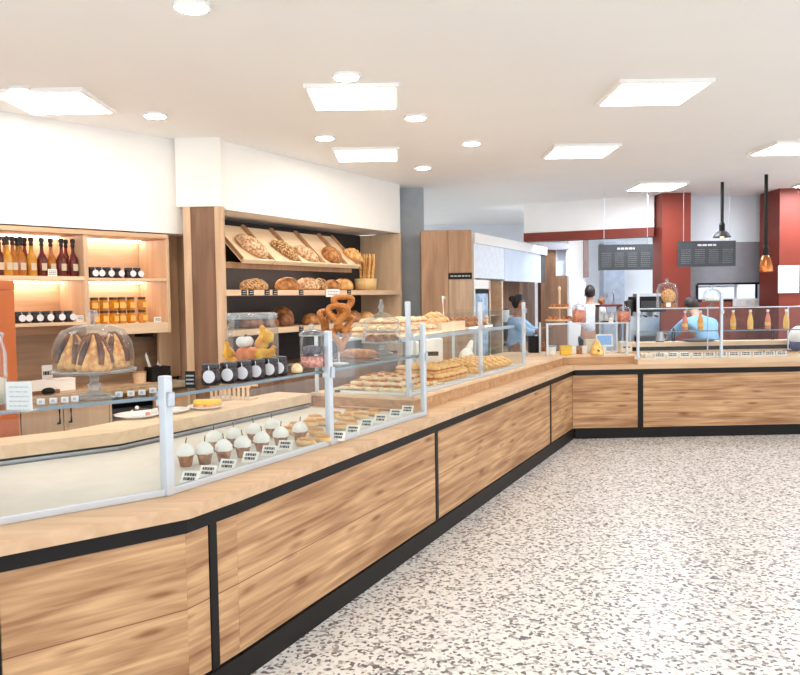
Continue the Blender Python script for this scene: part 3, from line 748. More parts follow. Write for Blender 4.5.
t = thing('wooden_box', 'pale round wooden box beside the black cutlery holder', 'box', oC(137, .3), FC.a)
MB().lathe([(.055, 0), (.058, .07), (.058, .085)], 18).build('box', 'oak_pale', t); MB().lathe([(.06, .0852), (.06, .098), (0, .1)], 18).build('lid', 'oak_mid', t)
t = thing('cutlery_holder', 'black box holder with pale tongs on the back worktop', 'holder', oC(155, .28), FC.a)
MB().box(-.09, -.06, 0, .1, .06, .13, .004).build('box', 'black', t)
for i, (x, y, l) in enumerate(((-.07, 0, .26), (-.045, .02, .23), (.04, 0, .18))):
    MB().tube([(x, y, .1), (x-.01, y, .14), (x-.035, y, l-.03), (x-.03, y, l)], [.006, .006, .009, .004], 6).build('tong', 'ceramic', t)
t = thing('wall_socket', 'small black socket box under the honey shelf', 'socket', FC.w(FC.x_at(150, .4), .44, 1.305), FC.a)
MB().box(-.03, -.03, 0, .03, .19, .044, .003).build('body', 'black', t)
# ---- big glass cake stand with dome
def stand(label, loc, R, stem, name='cake_stand', rz=0.):
    t = thing(name, label, 'cake stand', loc, rz)
    MB().lathe([(R*.56, 0), (R*.55, .006), (R*.2, .022), (R*.11, stem*.35), (R*.2, stem*.5), (R*.10, stem*.62), (R*.12, stem*.85), (R*.3, stem)], 28).build('foot', 'cutglass', t, smooth=True)
    MB().lathe([(0, stem), (R*1.0, stem+.002), (R*1.02, stem+.012), (R*.98, stem+.014), (R*.95, stem+.008), (0, stem+.008)], 36, close=False).build('plate', 'cutglass', t, smooth=True)
    return t
cs_p = ph(95, 398, ZS); sc = cs_p.y/785
ST = .105
cs = stand('footed glass cake stand holding marble cakes under its dome on the glass shelf', cs_p, 40.5*sc, ST)
d = MB().lathe([(38*sc, ST+.012), (38.5*sc, ST+.07), (37*sc, ST+.12), (30*sc, ST+.168), (16*sc, ST+.19), (.0, ST+.195)], 36, close=False).build('dome', 'vessel', cs, smooth=True)
MB().lathe([(.012, ST+.195), (.01, ST+.21), (.022, ST+.225), (.02, ST+.245), (0, ST+.25)], 16).build('knob', 'cutglass', d, smooth=True)
k0 = None
for i, (dx, dy, ln) in enumerate(((-.084, .013, .0), (.031, -.077, .4), (.053, .066, -.3))):
    lab = ('marble bundt cake under the dome, nearest the terracotta cabinet', 'marble bundt cake at the front middle under the dome', 'marble bundt cake under the dome, nearest the short silver post', 'marble bundt cake at the back under the dome', 'second marble bundt cake at the back under the dome')[i]
    loc = cs_p+Vector((dx, dy, ST+.0095))
    if k0 is None:
        k0 = thing('bundt_cake', lab, 'cake', loc, ln, 'marble cakes under the dome')
        MB().lathe([(.062, 0), (.069, .016), (.058, .065), (.036, .115), (.018, .142), (0, .146)], 32, lobes=8, amp=.14).build('crust', 'sponge', k0, smooth=True)
        for q in range(5):
            a = q*1.2566-1.2; MB().tube([(.068*math.cos(a), .068*math.sin(a), .03), (.058*math.cos(a+.12), .058*math.sin(a+.12), .075), (.036*math.cos(a+.22), .036*math.sin(a+.22), .12), (.012*math.cos(a+.3), .012*math.sin(a+.3), .147)], [.009, .013, .011, .006], 7).build('glaze_stripe', 'cocoa', k0, smooth=True)
    else: dup(k0, loc, ln, lab)
# ---- sign holder and shelf cards by the picture edge
p = ph(20, 411, ZS)
t = thing('sign_holder', 'clear stand with a white printed sheet at the glass shelf end', 'sign', p, -.15)
MB().box(-.05, -.003, .004, .05, .0, .105).build('sheet', 'paper', t); MB().box(-.054, -.006, 0, .054, -.0035, .11).build('front_plate', 'vessel', t); MB().box(-.054, -.03, 0, .054, .04, .004).build('foot', 'vessel', t)
ink_lines(.075, .085, 5, -.0031, .01, .004, parent=t, m_='chalk', seed=5)
p = ph(2, 404, ZS)
t = thing('storage_jar', 'tall clear glass jar with pale wafers cut by the picture edge', 'jar', ph(-6, 405, ZS), 0)
MB().lathe([(.05, 0), (.052, .01), (.052, .20), (.04, .24), (.04, .26)], 20, close=False).build('glass_body', 'vessel', t, smooth=True)
MB().lathe([(.046, .004), (.047, .1), (0, .11)], 18).build('contents', 'sponge_paper', t, smooth=True)
MB().lathe([(.044, .2605), (.044, .275), (.012, .285), (.014, .305), (0, .31)], 18).build('lid', 'cutglass', t, smooth=True)
c0 = None
for i, (px, py) in enumerate(((41, 404.5), (53.5, 403.5), (65, 402.5), (75, 401.5))):
    lab = f'small frosted label block at the glass shelf edge, {ORD[i]} from the printed sheet'
    p = ph(px, py, ZS)
    if c0 is None:
        c0 = thing('shelf_label', lab, 'label', p, F0.a-.5, 'frosted label blocks on the glass shelf')
        MB().box(-.014, -.006, 0, .014, .006, .022, .002).build('block', 'tagwhite', c0); MB().box(-.006, -.0066, .006, .006, -.006, .016).build('mark', 'chalk', c0)
    else: dup(c0, p, F0.a-.5, lab)
for i, (px, py) in enumerate(((119, 397), (131, 396), (142, 395), (153, 393))):
    dup(c0, ph(px, py, ZS), F0.a-.5, f'small frosted label block between cake stand and short post, {ORD[i]} from the stand')
# ---- six dark jars with round tags, little black sign
for i, (px, py) in enumerate(((211, 386), (229, 384), (243.5, 382), (257, 380), (270, 378), (279.5, 376.5))):
    p = ph(px, py-1, ZS)
    jj = dup(j0, p, -.25, f'dark jar with big round tag on the glass shelf, {ORD[i]} from the short post', 'tagged jars on the glass shelf', 1.08)
t = card('small black sign with white writing on the glass shelf beside the tagged jars', ph(190.5, 388, ZS), -.1, .045, .075, 'black', 3, ink='chalk', name='black_sign', cat='sign')
# ---- jar of gourds
pg = ph(253, 369, ZS); sg_ = pg.y/785
R_ = 26*sg_
gj = thing('gourd_jar', 'big clear glass jar filled with pumpkins and yellow gourds on the glass shelf', 'jar', pg)
MB().lathe([(R_*.96, 0), (R_, .015), (R_, 40*sg_), (R_*.86, 47*sg_), (R_*.92, 51*sg_), (R_*.95, 54*sg_)], 30, close=False).build('glass_body', 'vessel', gj, smooth=True)
MB().lathe([(R_*.96, .0), (R_*.96, .008)], 30).build('glass_base', 'cutglass', gj)
MB().lathe([(R_*.9, 50*sg_), (R_*.98, 51*sg_), (R_*.98, 55.5*sg_), (R_*.9, 56.5*sg_), (R_*.84, 54*sg_), (R_*.84, 50*sg_)], 30, close=False).build('rim', 'cutglass', gj, smooth=True)
def gourd(kind, label, loc, r, m_, rot=(0, 0, 0), group='gourds in the glass jar'):
    t = thing(kind, label, kind.replace('_', ' ').split()[-1], loc, 0, group); t.rotation_euler = rot
    if kind == 'pumpkin':
        def fn(p):
            a = math.atan2(p.y, p.x); k = 1-.1*abs(math.cos(a*4)); return Vector((p.x*k, p.y*k, p.z*.72*(1-.25*max(0, 1-(p.x**2+p.y**2)*3))))
        MB().ball((0, 0, r*.62), r, 32, 14, fn).build('flesh', m_, t, smooth=True)
        MB().tube([(0, 0, r*1.02), (.003, 0, r*1.25), (.012, 0, r*1.4)], [r*.16, r*.12, r*.14], 7).build('stalk', 'stem', t, smooth=True)
    else:
        MB().lathe([(0, 0), (r*.6, r*.08), (r, r*.7), (r*.8, r*1.3), (r*.42, r*1.9), (r*.36, r*2.5), (r*.2, r*2.75), (0, r*2.8)], 18, lobes=6, amp=.08).build('flesh', m_, t, smooth=True)
        MB().tube([(0, 0, r*2.75), (r*.1, 0, r*3.05)], r*.1, 6).build('stalk', 'stem', t)
    return t
def gp(px, z, dy=0): return pg+Vector(((px-253)*sg_, dy, z))
gourd('pumpkin', 'small orange ribbed pumpkin at the bottom of the glass jar', gp(250, .045, -.06), .068, 'pumpkin')
gourd('pumpkin', 'white pumpkin resting on the orange one inside the glass jar', gp(247, .125, -.045), .05, 'whitepumpkin')
gourd('pumpkin', 'amber ribbed pumpkin low in the jar beside the yellow gourds', gp(236, .01, -.02), .05, 'squash')
gourd('yellow_gourd', 'plump yellow gourd lying at the jar bottom', gp(258, .07, -.08), .042, 'squash', (0, 1.2, .3))
gourd('yellow_gourd', 'yellow gourd leaning in the jar toward the sweet jar', gp(268, .02, -.05), .044, 'squash', (0, .4, .3))
gourd('yellow_gourd', 'yellow gourd upright behind the white pumpkin', gp(260, .10, .04), .042, 'squash', (0, .1, .3))
gourd('yellow_gourd', 'yellow gourd at the jar top near the rim', gp(271, .15, -.01), .04, 'squash', (.2, -.5, .3))
gourd('yellow_gourd', 'yellow gourd against the jar wall nearest the pilaster', gp(231, .06, -.02), .036, 'squash', (0, -.2, .3))
gourd('yellow_gourd', 'yellow gourd at the jar back under the rim', gp(243, .04, .08), .04, 'squash', (0, .2, .3))
# ---- sweet jar
p = ph(317, 371, ZS)+FG.n*.03; s_j = p.y/785
t = thing('sweet_jar', 'lidded glass jar of pink sweets on the shelf beside the tall silver post', 'jar', p)
r_ = 12*s_j
MB().lathe([(r_*.95, 0), (r_, .008), (r_, 32*s_j), (r_*.85, 36*s_j)], 24, close=False).build('glass_body', 'vessel', t, smooth=True)
MB().lathe([(r_*.92, .022), (r_*.93, 14*s_j), (0, 15*s_j)], 20).build('pink_sweets', 'candy', t, smooth=True)
MB().lathe([(r_*.8, 17*s_j), (r_*.84, 24*s_j), (0, 26*s_j)], 20).build('dark_sweets', 'darkcandy', t, smooth=True)
l = MB().lathe([(r_*1.05, 35*s_j), (r_*1.06, 38*s_j), (r_*.7, 41*s_j), (r_*.2, 42.5*s_j)], 24).build('lid', 'cutglass', t, smooth=True)
MB().ball((0, 0, 45*s_j), r_*.25, 12, 8).build('knob', 'cutglass', l, smooth=True)
bread('bread_roll', 'roll', .06, .05, .05, 'small pale bun on the shelf beside the sweet jar', ph(297, 373, ZS), 0, 'palepastry')
# ---- pretzel stand
p = ph(339, 364, ZS); sp_ = p.y/785
ps = thing('pretzel_stand', 'slim metal stand on the glass shelf from which pretzels hang', 'stand', p, -.1)
top = 58*sp_
MB().lathe([(.06, 0), (.06, .006), (.01, .012)], 20).build('base', 'steel', ps); MB().tube([(0, 0, .01), (0, 0, top)], .005, 8).build('pole', 'steel', ps)
MB().tube([(-.09, 0, top-.05), (0, 0, top), (.06, 0, top-.005)], .005, 6).build('cross_arm', 'steel', ps)
def pretzel_pts(R):
    out = []
    for i in range(60):
        t_ = 2*math.pi*i/60
        out.append((R*(math.sin(t_)*.62+math.sin(2*t_)*.0-.55*math.sin(3*t_)*.62), 0, R*(.95*math.cos(t_)-.32*math.cos(2*t_)+.1)))
    return out
pz0 = None
for i, (px, py, sz, rz, dy, lab) in enumerate(((325, 319, .06, 1.15, 0., 'brown pretzel hanging edge on at the stand arm nearest the sweet jar'),
    (343, 305, .062, .5, -.02, 'big glossy pretzel hanging uppermost on the pretzel stand'),
    (338, 314, .062, -.3, -.075, 'big glossy pretzel hanging second from the top of the pretzel stand'),
    (344, 323, .055, .4, -.045, 'golden pretzel hanging third down on the pretzel stand'),
    (341, 337, .06, .6, -.035, 'golden twisted pretzel hanging lowest on the pretzel stand'))):
    q = at(px, py, p.y+dy)
    if pz0 is None:
        mb = MB(); pts = pretzel_pts(1.); mb.tube([(a, .12*math.sin(k*.42), c) for k, (a, b_, c) in enumerate(pts)], [.30+.06*math.sin(k*math.pi/30-1.5) for k in range(60)], 8, True)
        pz0 = tag(mb.build('pretzel', 'pretzel', None, q, rz, True), lab, 'pretzel', 'pretzels on the stand'); pz0.scale = (sz,)*3
    else: dup(pz0, q, rz, lab, None, sz)
# ---- rolled cakes by the post, tall glass jar with a dish
p = ph(357, 361, ZS)
t = thing('strudel', 'long rolled nut strudel on a board beside the tall silver post', 'pastry', p, .15)
MB().box(-.14, -.045, 0, .14, .045, .012, .003).build('board', 'oak_brown', t)
MB().ball((0, 0, .04), (.135, .04, .035), 24, 12, lambda q: Vector((q.x, q.y, q.z*(1+.12*math.sin(q.x*20))))).build('roll', 'brownpastry', t, smooth=True)
p = ph(382, 353.5, ZS); sd = p.y/785
t = stand('tall glass stand and dome over brown pastries beside the second silver post', p, 20*sd, .075, 'glass_dome_stand')
d = MB().lathe([(19*sd, .088), (19*sd, 26*sd), (21*sd, 28*sd), (17*sd, 34*sd), (8*sd, 39*sd), (4*sd, 41*sd)], 30, close=False).build('dome', 'vessel', t, smooth=True)
MB().lathe([(4*sd, 40*sd), (1.5*sd, 43*sd), (3*sd, 46*sd), (2.2*sd, 49*sd), (1.2*sd, 51*sd), (1.8*sd, 53*sd), (0, 54.5*sd)], 14).build('knob', 'cutglass', d, smooth=True)
MB().lathe([(0, 23*sd), (15*sd, 23.2*sd), (15.5*sd, 24.2*sd), (0, 24*sd)], 28).build('upper_plate', 'cutglass', t, smooth=True)
for i, (dx, dy) in enumerate(((-.075, .0), (-.02, -.04), (.04, -.02), (.08, .03), (0, .05))):
    bread('nut_pastry', 'batard', .085, .05, .045, 'brown nut pastry under the tall glass dome', p+Vector((dx, dy, .0845)), i*.9, 'brownpastry', 'nut pastries under the tall dome', 'pastry')
for i, (dx, dy) in enumerate(((-.06, .0), (.0, -.04), (.05, .02))):
    bread('iced_biscuit', 'roll', .06, .05, .025, 'pale iced biscuit on the upper plate of the tall dome', p+Vector((dx, dy, 24.3*sd)), i*.9, 'palepastry', 'iced biscuits in the tall dome', 'biscuit')
# ---- plates on the staff worktop
def plate(label, px, py, R, name='plate', z=ZW):
    p = ph(px, py, z); t = tag(MB().lathe([(R*.6, 0), (R*.62, .004), (R, .018), (R*.99, .021), (R*.6, .008), (0, .007)], 30).build(name, 'ceramic', None, p, 0, True), label, 'plate'); return p
p = plate('white plate with a cream topped cake slice on the staff worktop', 138, 417, .135)
t = thing('cake_slice', 'pale cake slice with dark berries on the white plate', 'cake', p+Vector((.01, .02, .0085)), .5)
MB().prism([(-.05, -.03), (.06, 0), (-.05, .03)], 0, .03).build('sponge', 'cream', t); MB().prism([(-.045, -.027), (.052, 0), (-.045, .027)], .0302, .036).build('icing', 'icing', t); MB().ball((-.02, 0, .045), .012, 10, 8).build('cream_swirl', 'cream', t, smooth=True)
t = thing('cake_crumb', 'small pink macaroon on the white plate rim side', 'biscuit', p+Vector((.07, -.03, .0085)), 0); MB().lathe([(.015, 0), (.018, .006), (.014, .012)], 12).build('lower_shell', 'candy', t); MB().lathe([(.014, .0122), (.018, .018), (.01, .024), (0, .025)], 12).build('upper_shell', 'candy', t)
p = plate('white plate behind the short silver post with a pink cake', 170, 412.5, .12)
t = thing('cake_slice', 'little pink topped cake on the plate behind the short silver post', 'cake', p+Vector((-.04, -.02, .0085)), .2)
MB().lathe([(.022, 0), (.028, .025)], 14).build('sponge', 'brownpastry', t); MB().lathe([(.026, .0252), (.02, .036), (0, .04)], 14).build('icing', 'candy', t, smooth=True)
p = plate('white plate carrying the yellow cake on the staff worktop', 206, 408.5, .115)
t = thing('yellow_cake', 'yellow glazed cake block on the third white plate', 'cake', p+Vector((.01, .0, .0085)), .1)
MB().box(-.085, -.04, 0, .085, .04, .02, .003).build('sponge', 'sponge', t); MB().box(-.083, -.038, .0202, .083, .038, .048, .006).build('glaze', 'yellow', t)
p = ph(226, 402, ZW)
t = thing('slatted_crate', 'pale slatted wooden crate behind the yellow cake', 'crate', p+Vector((.02, .16, 0)), -.35)
MB().box(-.16, -.05, .0, .16, .05, .012).build('floor_board', 'oak_pale', t)
for i in range(9): MB().box(-.155+i*.036, -.055, 0.0, -.135+i*.036, -.049, .1, .002).build('slat', 'oak_pale', t)
for y in (-.049, .049): MB().box(-.16, y-.004, .085, .16, y+.004, .1).build('top_rail', 'oak_pale', t)
p = ph(306, 389, TZ)
t = tag(MB().tube([(0, 0, .01), (.05, .01, .012), (.16, .0, .012), (.22, -.01, .01)], [.008, .012, .012, .006], 8).build('bread_knife', 'darkgrey', None, FS.w(.03, .62, TZ), FS.a-1.3, True), 'dark handled knife lying on the raised top beside the tall post', 'knife')
# ---- cupcakes and eclairs in the near case
cu0 = None
for i, (px, py) in enumerate(((186, 466), (205, 464), (224, 461), (243, 457), (262, 452), (281, 446.5), (300, 441), (214, 451), (234, 447.5), (254, 442.5), (272, 437))):
    p = ph(px, py, ZD)
    lab = f'cream topped cupcake, {"front" if i < 7 else "rear"} row, {ORD[i if i < 7 else i-7]} from the short silver post'
    if cu0 is None:
        cu0 = thing('cupcake', lab, 'cupcake', p, 0, 'cream cupcakes in the near case')
        MB().lathe([(.026, 0), (.036, .045), (.04, .052), (.03, .058)], 20, lobes=20, amp=.06).build('case', 'brownpastry', cu0, smooth=True)
        MB().lathe([(.039, .05), (.045, .06), (.041, .07), (.043, .077), (.034, .088), (.03, .095), (.014, .106), (0, .109)], 18, lobes=6, amp=.12).build('cream_swirl', 'cream', cu0, smooth=True)
        MB().tube([(0, 0, .105), (.006, 0, .135)], .003, 5).build('garnish', 'stem', cu0)
    else: dup(cu0, p, i*1.1, lab)
ec0 = None
for i, (px, py, dz) in enumerate(((287, 434, 0), (297, 429, 0), (310, 427, 0), (323, 425.5, 0), (300, 437.5, 0), (316, 435.5, 0), (306, 446, 0), (322, 443, 0), (338, 430, 0), (350, 426.5, 0), (345, 421, 0), (360, 419, 0), (374, 416, 0), (315, 421.5, 0.0), (334, 418, 0), (352, 415.5, 0))):
    p = ph(px, py, ZD)
    lab = f'golden sugared eclair in the near case, {ORD[i]} counted from the cupcakes'
    if ec0 is None:
        ec0 = thing('eclair', lab, 'pastry', p, FG.a-1.45, 'eclairs in the near case')
        MB().ball((0, 0, .02), (.062, .026, .022), 16, 10, lambda q: Vector((q.x, q.y, max(q.z, -.8)))).build('choux', 'golden', ec0, smooth=True)
        MB().ball((0, 0, .034), (.052, .021, .014), 16, 8, lambda q: Vector((q.x, q.y, max(q.z, -.2)))).build('glaze', 'sponge', ec0, smooth=True)
    else: dup(ec0, p, FG.a-1.45+random.uniform(-.15, .15), lab)
pc0 = None
for i, (px, py) in enumerate(((337, 441), (352, 434.5), (366, 428), (380, 423), (395, 417.5), (407, 413.5))):
    p = ph(px, py, ZD)
    lab = f'white price card with dark print inside the near case rail, {ORD[i]} from the tall post'
    if pc0 is None:
        pc0 = thing('price_card', lab, 'price card', p, FG.a-1.35, 'price cards along the near case rail')
        rx = (-.6, 0, 0)
        MB().box(-.04, -.002, 0, .04, .002, .058).build('card', 'paper', pc0, rot=rx)
        q = ink_lines(.055, .04, 2, -.0026, .012, .013, m_='ink', parent=pc0, seed=3); q.rotation_euler = rx
        MB().box(-.04, .0, 0, .04, .03, .004).build('foot', 'paper', pc0)
    else: dup(pc0, p, FG.a-1.35, lab)
for i, px in enumerate((188, 206, 226, 249, 268, 284)):
    p = ph(px, 443+.345*(330-px)-8, ZD); dup(pc0, p, FG.a-1.35, f'white price card before the cupcakes, {ORD[i]} from the short post', 'price cards before the cupcakes')
# ---- pastry piles in the long case
def croissant(name, label, m_, group, L_=.13, r=.034):
    mb = MB(); pts = []; rad = []
    n = 15
    for i in range(n):
        t_ = i/(n-1)*2-1; pts.append((t_*L_/2, .022*t_*t_-.01, r*.75)); rad.append(max(.006, r*(1-abs(t_)**1.7)*(1+.13*(i % 3 == 1))))
    mb.tube(pts, rad, 10)
    o = mb.build(name, m_, None, (0, 0, 0), 0, True); return tag(o, label, 'pastry', group)
def folded(name, label, m_, group):
    t = thing(name, label, 'pastry', (0, 0, 0), 0, group)
    MB().box(-.055, -.04, 0, .055, .04, .03, .012).build('dough', m_, t, smooth=True)
    MB().ball((0, 0, .032), (.03, .02, .012), 12, 8).build('filling', 'jelly', t, smooth=True); return t
def stuffed(name, label, m_, group):
    t = thing(name, label, 'pastry', (0, 0, 0), 0, group)
    MB().ball((0, 0, .016), (.06, .036, .02), 14, 8, lambda q: Vector((q.x, q.y, max(q.z, -.75)))).build('lower_bun', m_, t, smooth=True)
    MB().ball((0, 0, .034), (.055, .039, .008), 12, 6).build('filling', 'pumpkin', t, smooth=True)
    MB().ball((0, 0, .042), (.06, .036, .026), 14, 8, lambda q: Vector((q.x, q.y, max(q.z, -.2)))).build('upper_bun', m_, t, smooth=True); return t
def pile(proto, x0, x1, y0, y1, nx, ny, layers, dz, seed, z=TZ+.012, label=None):
    rn = random.Random(seed); firstone = [True]
    for L_ in range(layers):
        for j in range(ny-L_):
            for i in range(nx-L_):
                x = x0+(x1-x0)*(i+.5+L_*.5)/nx+rn.uniform(-.008, .008); y = y0+(y1-y0)*(j+.5+L_*.5)/ny+rn.uniform(-.008, .008)
                loc = FS.w(x, y, z+L_*dz); rz = FS.a+math.pi/2+rn.uniform(-.35, .35)
                if firstone[0]: proto.location = loc; proto.rotation_euler = (0, 0, rz); firstone[0] = False
                else: dup(proto, loc, rz)
def tray(x0, x1, y0, y1, z, label, name='serving_tray', m_='ceramic'):
    t = thing(name, label, 'tray', FS.w(x0, y0, z), FS.a)
    MB().box(0, 0, 0, x1-x0, y1-y0, .006).build('base', m_, t)
    for a in ((0, 0, x1-x0, .006), (0, y1-y0-.006, x1-x0, y1-y0), (0, 0.0062, .006, y1-y0-.0062), (x1-x0-.006, .0062, x1-x0, y1-y0-.0062)):
        MB().box(a[0], a[1], .0062, a[2], a[3], .02).build('rim', m_, t)
tray(.04, .70, .05, .66, TZ+.0005, 'white tray of jam puffs at the near end of the long case')
tray(.73, 1.36, .05, .60, TZ+.0005, 'white tray of filled buns in the middle of the long case')
tray(1.44, 2.56, .05, .60, TZ+.0005, 'white tray of croissants at the far end of the long case')
pile(folded('jam_puff', 'pale puff pastry with orange jam piled at the near end of the long case', 'palepastry', 'jam puffs in the long case'), .06, .68, .08, .62, 5, 5, 3, .033, 1)
pile(stuffed('filled_bun', 'golden filled bun standing in rows in the middle of the long case', 'golden', 'filled buns in the long case'), .75, 1.34, .08, .58, 6, 5, 2, .058, 2)
pile(croissant('croissant', 'golden croissant piled at the far end of the long case', 'golden', 'croissants in the long case'), 1.47, 2.53, .08, .58, 8, 5, 2, .036, 3, TZ+.0145)
# upper shelf goods
tray(.12, .95, .16, .58, ZL2+.0005, 'pale tray of sugared slices on the upper glass shelf', m_='oak_pale')
pile(stuffed('sugared_slice', 'pale sugared slice stacked on the upper glass shelf tray', 'palepastry', 'sugared slices on the upper shelf'), .14, .93, .18, .56, 7, 4, 2, .062, 5, ZL2+.008)
cr = thing('pastry_crate', 'pale wooden crate of croissants standing on the upper glass shelf', 'crate', FS.w(1.0, .18, ZL2+.0005), FS.a)
MB().box(0, 0, 0, .5, .38, .012).build('floor_board', 'oak_pale', cr)
for a in ((0, 0, .5, .012), (0, .368, .5, .38), (0, .0122, .012, .3678), (.488, .0122, .5, .3678)): MB().box(a[0], a[1], .0122, a[2], a[3], .08).build('side_board', 'oak_pale', cr)
pile(croissant('croissant', 'golden croissant heaped in the crate on the upper glass shelf', 'golden', 'croissants in the upper crate'), 1.03, 1.47, .21, .53, 4, 3, 3, .045, 6, ZL2+.014)
tray(1.6, 2.2, .18, .56, ZL2+.0005, 'white tray of brown rolls at the far end of the upper shelf')
pile(croissant('nut_croissant', 'brown nut croissant on the far tray of the upper shelf', 'brownpastry', 'nut croissants on the upper shelf'), 1.63, 2.17, .2, .54, 5, 3, 2, .036, 7, ZL2+.008)
x = 2.35
t = thing('pepper_mill', 'small pale figure shaped mill on the far end of the upper shelf', 'mill', FS.w(x, .3, ZL2+.0005))
MB().lathe([(.03, 0), (.034, .01), (.018, .04), (.026, .07)], 14).build('body', 'oak_pale', t, smooth=True); MB().ball((0, 0, .088), .022, 12, 8).build('head', 'oak_pale', t, smooth=True)
t = tag(MB().tube([(0, 0, .006), (.0, .0, .10), (.03, .02, .25), (.05, .03, .27), (.09, .03, .262)], [.007, .007, .007, .01, .014], 7).build('ladle', 'ceramic', None, FS.w(1.93, .57, ZL2+.02), FS.a, True), 'white serving ladle standing up behind the nut croissants', 'ladle')
# appliance and paper bag behind the pastries
def sc_at(px, y): return FS.w(FS.x_at(px, y), y, TZ)
q = sc_at(431, .7)
t = thing('kitchen_scale', 'white shop scale with dark display slot behind the long case pastries', 'scale', q, .12)
MB().box(-.1, -.06, 0, .1, .08, .30, .012).build('housing', 'ceramic', t); MB().box(-.065, -.063, .135, .055, -.058, .175).build('display', 'black', t)
q = sc_at(413, .72)
t = thing('card_reader', 'small white card terminal with dark slot beside the shop scale', 'terminal', q, .12)
MB().box(-.045, -.05, 0, .045, .05, .29, .01).build('housing', 'ceramic', t); MB().box(-.03, -.053, .135, .03, -.048, .165).build('display', 'black', t)
q = sc_at(466, .70)
mb = MB(); mb.ball((0, 0, .06), (.14, .055, .09), 20, 12, lambda p: Vector((p.x, p.y*(1+.2*math.sin(p.x*9)), max(p.z, -.85)+.06*math.sin(p.x*11+p.y*7))))
mb.tube([(.03, 0, .09), (.10, .0, .16), (.17, .01, .21)], [.045, .035, .02], 10)
tag(mb.build('paper_bag', 'paper', None, q, FS.a, True), 'crumpled white paper bag behind the filled buns', 'bag')
# ================================================================== back of the shop
# tall brown oak cabinet beside the grey strip
YF = 9.75
f0_, f1_, f2_ = at(421.5, 300, YF), at(448.5, 276, YF), at(472, 276, YF)
tb = thing('tall_cabinet', 'tall brown oak cabinet with a black sign strip beside the grey wall', 'cabinet', (f0_.x, YF, 0))
W1, W2 = f1_.x-f0_.x, f2_.x-f0_.x
MB().prism([(0, .02), (W2, .02), (W2-.03, .06), (W2-.45, .25), (0, .45)], 0, 2.45).build('body', 'oak_warm', tb)
MB().box(0.004, 0, .05, W1-.003, .0195, 2.44, .002).build('door', 'oak_warm', tb)
zs0, zs1 = at(460, 279, YF).z, at(460, 273, YF).z
MB().box(W1+.003, 0, zs1+.004, W2-.004, .0195, 2.44, .002).build('door', 'oak_warm', tb)
MB().box(W1+.003, 0, .05, W2-.004, .0195, zs0-.004, .002).build('pale_door', wood('grey oak', (168, 138, 112), (206, 180, 154), 2), tb)
s_ = MB().box(W1-.002, -.006, zs0, W2, .0, zs1).build('sign_strip', 'black', tb)
q = ink_lines(.24, .04, 1, -.0065, zs0+.017, .016, seed=4, m_='chalk', parent=tb, x0=(W1+W2)/2)
# white fascia run with the fridge
FE2 = Frame(at(474, 300, 9.9), at(474, 300, 9.9)+Vector((.42, .907, 0)))
LE = FE2.x_at(545, 0)
zt_, zb_ = FE2.z_at(476, 243.5, 0), FE2.z_at(476, 278, 0)
fa = thing('fascia', 'white framed fascia with blue white panels above the drinks fridge', 'fascia', FE2.w(0, 0), FE2.a)
xm = FE2.x_at(505, 0)
MB().box(0, 0, zb_, xm-.01, .03, zt_).build('sheen_panel', mat('reflection toned panel', (226, 234, 244), .12, vary=.06, vscale=14), fa)  # paler mottled colour paints in the streaky reflections
MB().box(xm, 0, zb_-.02, LE-.25, .03, zt_).build('blue_panel', 'fascia', fa)
MB().box(LE-.25, -.004, zb_-.02, LE, .03, zt_).build('dark_end_panel', 'darkgrey', fa)
MB().box(-.02, -.03, zt_, LE+.05, .5, zt_+.13, .004).build('top_frame', 'ceramic', fa)
MB().box(-.04, -.02, 0, .0, .5, zt_, .003).build('end_frame', 'ceramic', fa)
MB().box(0, .031, zb_, LE, .5, zt_).build('housing', 'coolwhite', fa)
# soffit above
xf = FE2.x_at(491, 0)
fr_ = thing('drinks_fridge', 'glass door drinks fridge with dark frame under the white fascia', 'fridge', FE2.w(.02, .02), FE2.a)
MB().box(0, .04, 0, xf-.05, .55, 1.84).build('cabinet', 'darkgrey', fr_)
d = MB().box(0, 0, .1, xf-.05, .035, 1.72).build('door_frame', 'black', fr_)
MB().box(.05, -.004, .18, xf-.10, -.0005, 1.66).build('door_glass', mat('blue lit fridge glass', (168, 196, 224), .08, vary=.22, vscale=7), d)
MB().box(.0, -.002, 1.725, xf-.05, .035, 1.84).build('header', 'ceramic', fr_)
MB().tube([(.03, -.03, .8), (.03, -.03, 1.3)], .012, 6).build('handle', 'steel', d)
x505 = FE2.x_at(504.5, 0)
os_ = thing('open_shelving', 'brown oak open shelving with pale edge boards beside the fridge', 'shelving', FE2.w(xf, .02), FE2.a)
MB().box(0, 0, 0, .05, .5, zb_-.022, .002).build('edge_board', 'oak_pale', os_)
MB().box(x505-xf-.06, 0, 0, x505-xf, .5, zb_-.022, .002).build('edge_board', 'oak_pale', os_)
MB().box(.0502, .45, 0, x505-xf-.0602, .5, zb_-.022).build('back_panel', 'oak_mid', os_)
for z in (.9, 1.35): MB().box(.0502, .05, z, x505-xf-.0602, .449, z+.03).build('shelf', 'oak_mid', os_)
rc = thing('recess_panel', 'brown oak recess panelling behind the black coffee machine', 'panel', FE2.w(x505+.02, .42), FE2.a)
MB().box(0, 0, 0, LE-x505+.9, .06, 2.2).build('board', 'oak_brown', rc)
MB().box(0, -.40, .0, LE-x505-.3, -.002, .92).build('cupboard', 'oak_brown', rc)
MB().box(-.005, -.43, .921, LE-x505-.25, -.002, .96).build('shelf_top', 'darkgrey', rc)
MB().box(0, -.30, 1.30, (LE-x505)*.45, -.002, 1.33).build('shelf', 'steel', rc)
pcm = FE2.w(x505+.55, .2, .9605)
t = thing('coffee_grinder', 'pale bean grinder on the back shelf beside the person with black hair', 'grinder', pcm, FE2.a)
